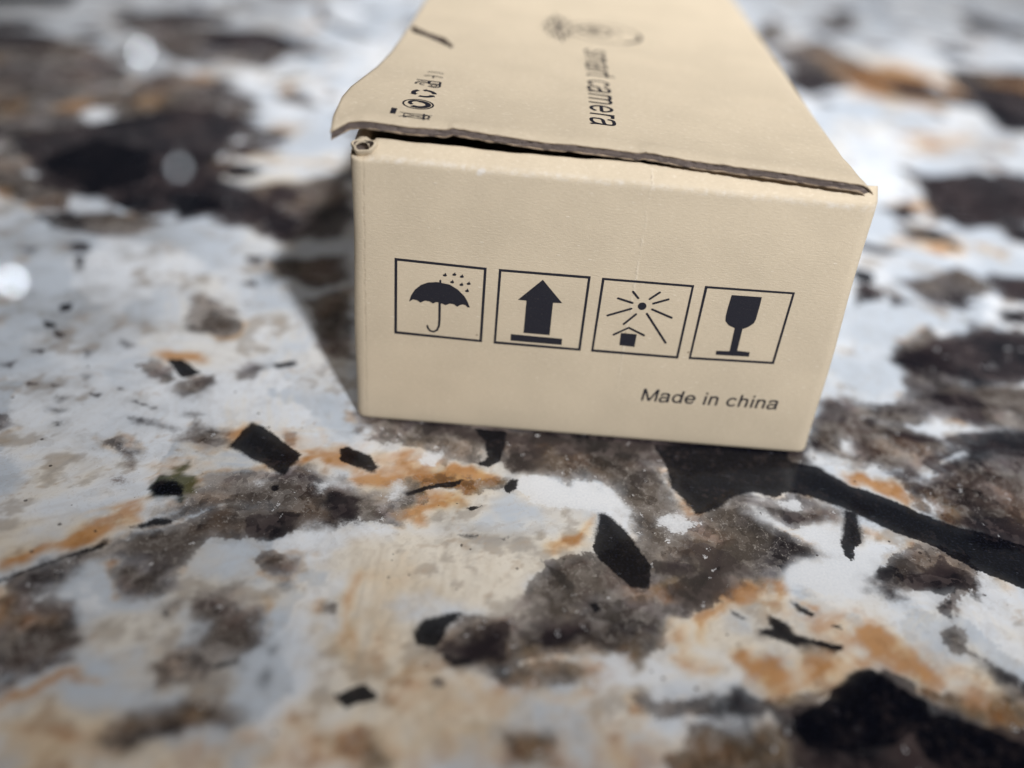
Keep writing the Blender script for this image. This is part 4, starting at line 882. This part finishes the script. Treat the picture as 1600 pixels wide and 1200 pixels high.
def rounded(p):
    """rounded box: project a point of the sharp box on the rounded one, then the wear of this carton"""
    x, y, z = p
    ix = min(max(x, RX), W-RX)
    iy = min(max(y, RY), D-RY)
    rz = RT if z > H/2 else RB
    iz = min(max(z, RB), H-RT)
    d = Vector(((x-ix)/RX, (y-iy)/RY, (z-iz)/rz))
    if d.length > 1e-9:
        m = max(abs(d.x), abs(d.y), abs(d.z))
        d = d.normalized()*m
        x, y, z = ix+d.x*RX, iy+d.y*RY, iz+d.z*rz
    return worn(x, y, z)

def worn(x, y, z):
    t = z/H
    x2 = x*(1+(0.1+1.3*(1-t))/W)+0.12*math.sin(z*0.21+1)*(1-2*x/W)
    z2 = z*(1-0.014*x/W*t)
    if z > H-5:
        a = (z-H+5)/5
        z2 += a*(0.14*math.sin(x*0.19+0.4)+0.07*math.sin(x*0.53)+0.04*math.sin(x*1.3))
        y += a*0.10*math.sin(x*0.31+2)
    return (x2, y, z2)

def ticks(a, b, ra, rb, n, m=7):
    """a..b with dense ends for the rounding"""
    s = [a+ra*i/m for i in range(m)]+[a+ra+(b-ra-rb-a)*i/n for i in range(n)]+[b-rb+rb*i/m for i in range(m+1)]
    return s

def grid_panel(name, us, path, fn, mat, parent):
    """us: across; path(u) -> list of 3D points along the other way"""
    rows = [path(u) for u in us]
    n = len(rows[0])
    v = [fn(p) for r in rows for p in r]
    f = [(i*n+j, (i+1)*n+j, (i+1)*n+j+1, i*n+j+1) for i in range(len(us)-1) for j in range(n-1)]
    return mesh_obj(name, v, f, mat, parent)

zs = ticks(0, H, RB, RT, 30)
xs = ticks(0, W, RX, RX, 90)
ys = ticks(0, D, RY, RY, 60)
FRONT_TOP = [(0.0, 44.6), (0.02, 44.95), (0.12, 45.3), (0.32, 45.60), (0.6, 45.86), (1.2, 46.38), (1.8, 46.90), (2.2, 47.24), (2.42, 47.36), (2.6, 47.32), (2.72, 47.1), (2.78, 46.6)]
def front_col(x, ysh, px):
    """one column of the front panel, px = 0..1 how far round the vertical corner"""
    z0 = [0.12+RB*(1-math.cos(i/5*math.pi/2)) for i in range(5)]
    c = [(x, 3.0, 0.12), (x, 1.6, 0.12)]+[(x, RB*(1-math.sin(i/5*math.pi/2)), z) for i, z in enumerate(z0)]
    c += [(x, 0, RB+0.12+(44.0-RB)*i/34) for i in range(35)]+[(x, y, z) for y, z in FRONT_TOP]
    out = []
    for (a, y, z) in c:
        if z > 44.9:
            t = min((z-44.9)/2.9, 1)
            z -= (0.9 if x < 30 else 0.8*px)*px*t
            if x > 69:
                y *= 1-0.35*min((x-69)/6, 1)
            if x < 3.4:                       # cut back beside the open roll
                t2 = 1-max(0, min((x-2.2)/1.2, 1))
                y += 2.4*t2*t
                z -= 2.2*t2*t
        out.append(worn(a, y+ysh, z))
    return out
cols = []
for i in range(8):
    f_ = math.pi/2*(1-i/8)
    cols.append(front_col(RX*(1-math.sin(f_)), RX*(1-math.cos(f_)), (1-math.cos(f_))))
for i in range(131):
    cols.append(front_col(RX+(W-2*RX)*i/130, 0, 0))
for i in range(1, 9):
    f_ = math.pi/2*i/8
    cols.append(front_col(W-RX+RX*math.sin(f_), RX*(1-math.cos(f_)), (1-math.cos(f_))))
def sheet(name, cols, mat, parent):
    n = len(cols[0])
    return mesh_obj(name, [q for c in cols for q in c], [(i*n+j, (i+1)*n+j, (i+1)*n+j+1, i*n+j+1) for i in range(len(cols)-1) for j in range(n-1)], mat, parent)
front = sheet('front_panel', cols, M_FRONT, box)
inner = [[worn(x, 2.78, 46.6), worn(x, 2.95, 45.5), worn(x, 2.95, 30), worn(x, 2.95, 2.0)] for x in xs[7:-7]]
sheet('front_inner_wall', inner, M_LINER, box)

def side_path(sx):
    def path(y):
        x = sx
        p = [(abs(x-3.0), y, 0)]+[(x, y, z) for z in zs]
        s = 1 if sx == 0 else -1
        p += [(x+s*RX*i/7, y, H) for i in range(1, 8)]+[(x+s*2.2, y, H), (x+s*2.6, y, H-0.6), (x+s*2.6, y, 2)]
        return p
    return path
for sx in (0, W):
    yy = ys if sx == W else list(reversed(ys))
    # the top of the side walls stops where the lid starts on the hinge side
    def side_fn(p):
        q = rounded((p[0], max(p[1], RY), p[2]))
        up = max(0.0, min((p[2]-38)/10, 1))
        drop = (1.3*max(0.0, 1-p[1]/6) if sx == 0 else 4.0)*up
        return (q[0], max(p[1], 1.9) if p[1] < RY else q[1], q[2]-drop)
    grid_panel('side_panel', yy, side_path(sx), side_fn, M_CARD, box)
def back_path(x):
    return [(x, D-3, 0)]+[(x, D, z) for z in zs]+[(x, D-RY*i/7, H) for i in range(1, 8)]+[(x, D-3.4, H), (x, D-3.6, H-1), (x, D-3.6, 2)]
grid_panel('back_panel', list(reversed(xs)), back_path, rounded, M_CARD, box)
b0 = [(0.9, 0.9, 0.02), (W+0.5, 0.9, 0.02), (W+0.5, D-0.9, 0.02), (0.9, D-0.9, 0.02)]
b1 = [(a, b, 1.5) for a, b, c in b0]
mesh_obj('bottom_panel', b0+b1, [(3, 2, 1, 0), (4, 5, 6, 7), (0, 1, 5, 4), (1, 2, 6, 5), (2, 3, 7, 6), (3, 0, 4, 7)], M_LINER, box, smooth=False)

# curled open end of the front wall at the top left corner
def rolled_end():
    ax = Vector((-0.12, -0.60, 0.79)).normalized()
    e1 = Vector((1, -0.1, 0.2))
    e1 = (e1-ax*e1.dot(ax)).normalized()
    e2 = ax.cross(e1)
    c = Vector((1.75, 1.25, 46.75))
    prof = [(1.7, 1.25, -3.6), (1.7, 1.25, -1.2), (1.68, 1.2, -0.45), (1.58, 1.1, 0.0), (1.42, 0.98, 0.15), (1.26, 0.92, 0.0), (1.17, 0.83, -0.5), (1.05, 0.74, -1.4), (0.8, 0.55, -2.2), (0.01, 0.01, -2.4)]
    n = 36
    v, f = [], []
    for i, (a, b, h) in enumerate(prof):
        for j in range(n):
            t = 2*math.pi*j/n
            w = 1+0.10*math.sin(3*t+1)+0.07*math.sin(5*t)+0.12*math.sin(2*t+2.2)
            p = c+e1*(a*w*math.cos(t))+e2*(b*w*math.sin(t))+ax*(h+0.12*math.sin(2*t+0.7))
            v.append(tuple(p))
    for i in range(len(prof)-1):
        for j in range(n):
            f.append((i*n+j, i*n+(j+1) % n, (i+1)*n+(j+1) % n, (i+1)*n+j))
    o = mesh_obj('rolled_corner', v, f, M_CARD, box)
    o.data.materials.append(M_CORE)
    for i, p in enumerate(o.data.polygons):
        if i >= 5*n:
            p.material_index = 1
    return o
rolled_end()

# ------------------------------------------------------------------ lid
def interp(tab, t):
    t0 = [a[0] for a in tab]
    return float(np.interp(t, t0, [a[1] for a in tab]))
LEFT = sorted([(y, x) for x, y in LID_LEFT])+[(138.0, LID_LEFT[-1][0]+0.5)]
RIGHT = sorted([(y, x) for x, y in LID_RIGHT])+[(138.0, LID_RIGHT[-1][0]+0.2)]
FRONT = sorted(LID_FRONT)
LID_B = 136.5

def lid_z(x, y):
    """underside of the lid"""
    z = LID_Z+LID_K*x
    # the loose corner at the left droops, the front edge rolls over a little
    ear = max(0.0, 1.6-x)*max(0.0, 1-max(y, 0)/9)
    z -= 0.30*ear
    yf = interp(FRONT, x)
    fr = max(0.0, 1-(y-yf)/3.2)
    z -= 0.32*fr*fr
    # dents along the cut edge
    for c, w, a in ((14.2, 0.55, 0.42), (15.6, 1.0, 0.34), (17.6, 1.2, 0.26), (41.2, 0.5, 0.30), (42.6, 1.0, 0.30), (44.8, 1.3, 0.16), (31.0, 0.7, 0.10), (52.5, 0.8, 0.12), (27, 3.0, -0.12), (8, 2.5, -0.15), (60, 4, 0.10), (20.5, 1.0, 0.12)):
        z += a*math.exp(-((x-c)/w)**2)*max(0.0, 1-(y-yf)/4.5)
    return z

def fold_at(x, y, xr):
    """the hinge: past xr the lid bends down into the right side"""
    r = 2.2
    return r

def lid_sheet(name, off, thick, setback, mat, parent, rough=0.0, step=0.5, seed=1, edge_mat=None):
    rnd = random.Random(seed)
    vs = [0, 0.12, 0.3, 0.6, 1.0]+list(np.arange(1.5, 62, step))+list(np.arange(62, LID_B, 1.5))+[LID_B]
    nu = 150
    slot = np.array(SLOT)
    top, bot = [], []
    ph = [rnd.uniform(0, 6.28) for _ in range(6)]
    us = [i/nu for i in range(nu+1)]
    NF = 8
    for v in vs:
        rt, rb_ = [], []
        for i in range(nu+1+NF):
            u = us[min(i, nu)]
            x0 = -2.2+u*75.2
            yf = interp(FRONT, min(x0, 73.7))+setback
            if rough:
                yf += rough*(math.sin(x0*1.9+ph[0])+0.7*math.sin(x0*4.3+ph[1])+0.5*math.sin(x0*0.7+ph[2])+0.5*math.sin(x0*9.1+ph[3]))
            y = yf+(LID_B-yf)*(v/LID_B)
            xl, xr = interp(LEFT, y), interp(RIGHT, y)-0.9
            xl += setback
            x = xl+(xr-xl)*u
            z = lid_z(x, y)
            if i > nu:
                a = (i-nu)/NF*math.pi/2*0.95
                r = 2.3+off
                x = xr+r*math.sin(a)
                z = z-2.3+2.3*math.cos(a)-(0.55 if v < 4 else 0.55*max(0.0, 1-(v-4)/5))*math.sin(a)
                zt = z+(off+thick)*math.cos(a)
                zb = z+off*math.cos(a)
                y += 0.9*math.sin(a)*max(0.0, 1-v/6)
                rt.append((x+thick*math.sin(a)*0.5, y, zt))
                rb_.append((x, y, zb))
                continue
            rt.append((x, y, z+off+thick))
            rb_.append((x, y, z+off))
        top.append(rt)
        bot.append(rb_)
    nv, n = len(vs), nu+1+NF
    V = [p for r in top for p in r]+[p for r in bot for p in r]
    N = nv*n
    cx = np.array([[(top[j][i][0]+top[j+1][i+1][0])/2 for i in range(n-1)] for j in range(nv-1)])
    cy = np.array([[(top[j][i][1]+top[j+1][i+1][1])/2 for i in range(n-1)] for j in range(nv-1)])
    hole = poly_sdf(cx, cy, [tuple(p) for p in slot]) > 0
    f, mi = [], []
    for j in range(nv-1):
        for i in range(n-1):
            if hole[j, i]:
                continue
            a, b, c, d = j*n+i, j*n+i+1, (j+1)*n+i+1, (j+1)*n+i
            f.append((a, b, c, d)); mi.append(0)
            f.append((N+d, N+c, N+b, N+a)); mi.append(0)
            for (p, q, jj, ii) in ((b, c, j, i+1), (d, a, j, i-1), (c, d, j+1, i), (a, b, j-1, i)):
                if not (0 <= jj < nv-1 and 0 <= ii < n-1) or hole[jj, ii]:
                    f.append((q, p, N+p, N+q)); mi.append(1)
    o = mesh_obj(name, V, f, mat, parent, smooth=False)
    o.data.materials.append(edge_mat or mat)
    o.data.polygons.foreach_set('material_index', mi)
    o.data.polygons.foreach_set('use_smooth', [m == 0 for m in mi])
    return o

lid = lid_sheet('lid', 1.04, 0.16, 0.0, M_CARD, box, 0.03, edge_mat=M_UNDER)
core = lid_sheet('board_core', 0.155, 0.88, 0.10, M_CORE, lid, 0.07, seed=3)
under = lid_sheet('under_liner', 0.0, 0.15, 0.06, M_LINER, lid, 0.05, seed=5, edge_mat=M_UNDER)

# ------------------------------------------------------------------ printing
def ell(cx, cy, rx, ry, a0, a1, n=22):
    return [(cx+rx*math.cos(math.radians(a0+(a1-a0)*i/n)), cy+ry*math.sin(math.radians(a0+(a1-a0)*i/n))) for i in range(n+1)]
ARCH = [(0.115, 0.26), (0.125, 0.40), (0.19, 0.475), (0.29, 0.485), (0.40, 0.47), (0.425, 0.37), (0.425, 0.2), (0.425, 0.0)]
GLYPHS = {
    ' ': (0.278, []),
    'M': (0.833, [('l', [(0.118, 0.0), (0.118, 0.716)]), ('l', [(0.135, 0.70), (0.416, 0.02)]), ('l', [(0.416, 0.02), (0.698, 0.70)]), ('l', [(0.715, 0.0), (0.715, 0.716)])]),
    'a': (0.556, [('c', [(0.08, 0.36), (0.10, 0.47), (0.25, 0.495), (0.40, 0.48), (0.42, 0.38), (0.415, 0.2), (0.42, 0.06), (0.465, 0.0)]),
                  ('c', [(0.415, 0.30), (0.30, 0.27), (0.10, 0.26), (0.055, 0.14), (0.09, 0.02), (0.24, 0.015), (0.37, 0.07), (0.415, 0.20)])]),
    'd': (0.556, [('l', ell(0.258, 0.258, 0.183, 0.222, 0, 360)), ('l', [(0.447, 0.0), (0.447, 0.716)])]),
    'e': (0.556, [('l', ell(0.278, 0.258, 0.195, 0.222, 0, 328)), ('l', [(0.085, 0.258), (0.475, 0.258)])]),
    'i': (0.222, [('l', [(0.111, 0.0), (0.111, 0.519)]), ('l', [(0.111, 0.62), (0.111, 0.716)])]),
    'n': (0.556, [('l', [(0.115, 0.0), (0.115, 0.519)]), ('c', ARCH)]),
    'h': (0.556, [('l', [(0.115, 0.0), (0.115, 0.716)]), ('c', ARCH)]),
    'c': (0.50, [('l', ell(0.262, 0.258, 0.19, 0.222, 36, 324))]),
    'm': (0.833, [('l', [(0.115, 0.0), (0.115, 0.519)]), ('c', [(0.115, 0.26), (0.125, 0.40), (0.18, 0.475), (0.27, 0.485), (0.39, 0.47), (0.415, 0.37), (0.415, 0.2), (0.415, 0.0)]),
                  ('c', [(0.415, 0.26), (0.43, 0.40), (0.48, 0.475), (0.57, 0.485), (0.69, 0.47), (0.715, 0.37), (0.715, 0.2), (0.715, 0.0)])]),
    'r': (0.333, [('l', [(0.115, 0.0), (0.115, 0.519)]), ('c', [(0.115, 0.24), (0.125, 0.40), (0.19, 0.49), (0.32, 0.462)])]),
    's': (0.50, [('c', [(0.425, 0.36), (0.40, 0.47), (0.24, 0.495), (0.08, 0.46), (0.08, 0.33), (0.19, 0.285), (0.31, 0.255), (0.44, 0.21), (0.44, 0.07), (0.28, 0.015), (0.10, 0.04), (0.065, 0.15)])]),
    't': (0.278, [('c', [(0.135, 0.67), (0.135, 0.4), (0.135, 0.2), (0.13, 0.03), (0.255, 0.035)]), ('l', [(0.02, 0.478), (0.25, 0.478)])]),
}

class Print:
    """flat artwork in 2D, laid on a panel by a mapping (u, v) -> point"""
    def __init__(self, fn):
        self.fn, self.v, self.f = fn, [], []
    def poly(self, pts):
        tri = tessellate_polygon([[Vector((a, b, 0)) for a, b in pts]])
        o = len(self.v)
        self.v += list(pts)
        self.f += [tuple(o+i for i in t) for t in tri]
    def frame(self, outer, inner):
        o = len(self.v)
        n = len(outer)
        c = sum((Vector(q) for q in inner), Vector((0, 0)))/n
        inner = [tuple(Vector(q)+(c-Vector(q))*0.009) for q in inner]
        self.v += list(outer)+list(inner)
        self.f += [(o+i, o+(i+1) % n, o+n+(i+1) % n, o+n+i) for i in range(n)]
    def line(self, pts, w, w2=None, cap=True):
        w2 = w if w2 is None else w2
        L, R = [], []
        n = len(pts)
        for i, p in enumerate(pts):
            a, b = Vector(pts[max(i-1, 0)]), Vector(pts[min(i+1, n-1)])
            d = (b-a).normalized()
            k = (w+(w2-w)*i/(n-1))/2
            L.append((p[0]-d.y*k, p[1]+d.x*k))
            R.append((p[0]+d.y*k, p[1]-d.x*k))
        o = len(self.v)
        self.v += L+R
        self.f += [(o+i, o+i+1, o+n+i+1, o+n+i) for i in range(n-1)]
        if cap:
            self.disk(pts[0], w/2*0.98, 10)
            self.disk(pts[-1], w2/2*0.98, 10)
    def disk(self, c, r, n=28, ry=None):
        ry = r if ry is None else ry
        o = len(self.v)
        self.v += [(c[0]+r*math.cos(2*math.pi*i/n), c[1]+ry*math.sin(2*math.pi*i/n)) for i in range(n)]
        self.f.append(tuple(range(o, o+n)))
    def arc(self, c, r, a0, a1, w, n=28, k=1.0):
        self.line([(c[0]+r*math.cos(math.radians(a0+(a1-a0)*i/n)), c[1]+k*r*math.sin(math.radians(a0+(a1-a0)*i/n))) for i in range(n+1)], w, cap=False)
    def text(self, s, a, b, h, sw=0.098):
        """baseline from a to b, h = (vector, height in em that it stands for)"""
        strokes, pen = [], 0.0
        for ch in s:
            wd, parts = GLYPHS[ch]
            for kind, pts in parts:
                strokes.append((kind, [(x+pen, y) for x, y in pts]))
            pen += wd
        x0 = GLYPHS[s[0]][1][0][1][0][0]-sw/2
        x1 = pen-GLYPHS[s[-1]][0]+0.47
        A, B, Hh = Vector(a), Vector(b), Vector(h[0])
        tr = lambda x, y: tuple(A+(B-A)*((x-x0)/(x1-x0))+Hh*(y/h[1]))
        for kind, pts in strokes:
            if kind == 'c':
                for _ in range(3):
                    q = [pts[0]]
                    for (ax, ay), (bx, by) in zip(pts, pts[1:]):
                        q += [(ax*0.75+bx*0.25, ay*0.75+by*0.25), (ax*0.25+bx*0.75, ay*0.25+by*0.75)]
                    pts = q+[pts[-1]]
            tmp = Print(None)
            tmp.line(pts, sw, cap=False)
            o = len(self.v)
            self.v += [tr(x, y) for x, y in tmp.v]
            self.f += [tuple(o+i for i in f) for f in tmp.f]
    def lift(self, pts):
        out = list(pts)
        k = 0
        for i, f in enumerate(self.f):
            k = (i % 60)*0.0004
            for j in f:
                x, y, z = pts[j]
                out[j] = (x, y-k, z) if self.fn is on_front else (x, y, z+k)
        return out
    def build(self, name, parent):
        o = mesh_obj(name, self.lift([self.fn(*p) for p in self.v]), self.f, M_INK, parent, smooth=False)
        bm = bmesh.new()
        bm.from_mesh(o.data)
        # every face looks out of the panel
        out = self.fn.__name__ == 'on_front'
        for f in bm.faces:
            f.normal_update()
            if (f.normal.y > 0 if out else f.normal.z < 0):
                f.normal_flip()
        bm.to_mesh(o.data)
        bm.free()
        return o

def on_front(u, v):
    return (u, -0.035, v)
def on_lid(u, v):
    return (u, v, lid_z(u, v)+LID_T+0.035)

p = Print(on_front)
p.frame(*FRAME_RAIN)
p.poly(CANOPY)
p.line(HANDLE, 0.38, 0.30)
for cx, cz in DROPS:
    p.poly([(cx-0.30, cz-0.16), (cx-0.18, cz-0.27), (cx+0.12, cz-0.29), (cx+0.30, cz-0.17), (cx+0.30, cz-0.02), (cx+0.14, cz+0.14), (cx+0.10, cz+0.36), (cx-0.04, cz+0.13), (cx-0.26, cz+0.0)])
p.build('keep_dry_symbol', front)['label'] = 'black square with umbrella under rain drops'
p = Print(on_front)
p.frame(*FRAME_UP)
p.poly(ARROW)
p.poly(ARROW_BAR)
p.build('this_way_up_symbol', front)['label'] = 'black square with thick up arrow on a bar'
p = Print(on_front)
p.frame(*FRAME_SUN)
p.disk(SUN_DOT[0], 0.66)
for r in RAYS:
    p.line(r, 0.35)
p.line(ROOF, 0.36)
p.poly(HOUSE)
p.build('keep_from_sun_symbol', front)['label'] = 'black square with sun rays above a little house'
p = Print(on_front)
p.frame(*FRAME_GLASS)
p.poly(GLASS)
p.build('fragile_symbol', front)['label'] = 'black square with wine glass'
p = Print(on_front)
a, b, c = MADE_TEXT
p.text('Made in china', a, b, ((c[0]-a[0], c[1]-a[1]), 0.716))
p.build('origin_lettering', front)['label'] = 'black lettering Made in china'

p = Print(on_lid)
a, b, c = LID_TEXT
p.text('smart camera', a, b, ((c[0]-a[0], 0.0), 0.53), 0.076)
p.build('product_lettering', lid)['label'] = 'black lettering smart camera'

# round camera emblem with a burst of crossing strokes beside it
p = Print(on_lid)
rc = RING[0]
rx, ry = (RING[2][0]-RING[1][0])/2, (RING[3][1]-RING[4][1])/2
cx0, cy0, R0 = rc[0], rc[1]-0.5, 7.6
p.arc((cx0, cy0), R0, 200, 520, 0.30, 60)
p.arc((cx0, cy0), R0-0.15, 300, 372, 0.85, 24)
lc = LENS[0]
p.arc((lc[0], lc[1]-0.4), 3.3, 0, 360, 0.7, 48)
p.arc((lc[0]+0.5, lc[1]-0.4), 4.7, 330, 470, 0.25, 30)
p.arc((lc[0], lc[1]-0.4), 1.5, 40, 330, 0.5, 30)
p.disk((lc[0], lc[1]-0.4), 0.7)
bc = (BURST[0][0]+0.0, BURST[0][1]-1.0)
for i in range(8):
    t = math.radians(10+i*45)
    r = 1.0 if i % 2 == 0 else 0.86
    P_ = lambda s, e: (bc[0]+3.7*s*math.cos(t+e), bc[1]+11.5*s*math.sin(t+e))
    p.line([P_(0.10, 0), P_(r, 0)], 0.40, 0.34)
    for e in (-0.36, 0.36):
        p.line([P_(0.52, 0), P_(r*0.84, e)], 0.36)
p.disk(bc, 0.7, 28, 1.8)
p.build('camera_emblem', lid)['label'] = 'black round lens emblem with star burst'

# approval marks in a row, their tops towards the hinge side
def mark(i):
    c = MARKS[i][0]
    h = (MARKS[i][2][0]-MARKS[i][1][0])/2
    return c, h
p = Print(on_lid)
(c, h) = mark(0)
p.arc((c[0], c[1]-1.4), h*1.05, 45, 135, 0.28, 20, 0.8)
(c, h) = mark(1)
p.arc((c[0], c[1]-1.4), h*1.05, 40, 140, 0.28, 20, 0.8)
p.line([(c[0], c[1]-0.1), (c[0], c[1]-1.1)], 0.26, cap=False)
p.build('conformity_mark', lid)
p = Print(on_lid)
(c, h) = mark(2)
p.line([(c[0]-h, c[1]+1.4), (c[0]+h*0.9, c[1]+1.4)], 0.4, cap=False)
p.line([(c[0]+h*0.85, c[1]+1.4), (c[0]+h*0.85, c[1]-0.2)], 0.4, cap=False)
p.line([(c[0], c[1]+1.4), (c[0], c[1]+0.1)], 0.5, cap=False)
p.arc((c[0]+0.9, c[1]-0.7), 0.95, -150, 150, 0.34, 24)
p.arc((c[0]-0.9, c[1]-0.5), 1.05, 20, 200, 0.34, 24)
p.arc((c[0]+0.9, c[1]-0.7), 0.45, 0, 360, 0.25, 18)
p.arc((c[0]-0.8, c[1]-0.6), 0.5, 60, 300, 0.25, 18)
p.build('radio_mark', lid)
p = Print(on_lid)
(c, h) = mark(3)
for t in (0, 120, 240):
    p.arc(c, h*0.80, t+8, t+84, 0.72, 10)
    a = math.radians(t+84)
    p.poly([(c[0]+(h*0.8+s)*math.cos(a+e), c[1]+(h*0.8+s)*math.sin(a+e)) for s, e in ((-0.65, 0), (0.65, 0), (0.05, 0.36))])
p.build('recycling_mark', lid)
p = Print(on_lid)
(c, h) = mark(4)
p.arc(c, h*0.93, 0, 360, 0.28, 48)
p.arc((c[0]+0.1, c[1]), h*0.58, -130, 95, 0.85, 24)
p.arc((c[0]-0.3, c[1]+0.5), h*0.42, 60, 240, 0.6, 18)
p.build('green_dot_mark', lid)
p = Print(on_lid)
(c, h) = mark(5)
c = (c[0], c[1]-0.1)
p.line([(c[0]-h*1.25, c[1]+0.9), (c[0]+h*1.15, c[1]-0.9)], 0.17)
p.line([(c[0]-h*1.25, c[1]-0.9), (c[0]+h*1.25, c[1]+0.9)], 0.17)
p.line([(c[0]-h*0.9, c[1]+0.62), (c[0]+h*0.6, c[1]+0.85)], 0.2)
p.line([(c[0]-h*0.9, c[1]-0.62), (c[0]+h*0.6, c[1]-0.85)], 0.2)
p.line([(c[0]-h*0.9, c[1]+0.62), (c[0]-h*0.9, c[1]-0.62)], 0.2)
p.line([(c[0]+h*0.62, c[1]+1.05), (c[0]+h*0.70, c[1]-1.05)], 0.34)
p.arc((c[0]+h*0.62, c[1]), 0.85, -75, 75, 0.3, 14)
p.disk((c[0]-h*0.8, c[1]-0.75), 0.3)
p.build('crossed_bin_mark', lid)
p = Print(on_lid)
p.poly(LID_BAR)
p.build('bar_mark', lid)
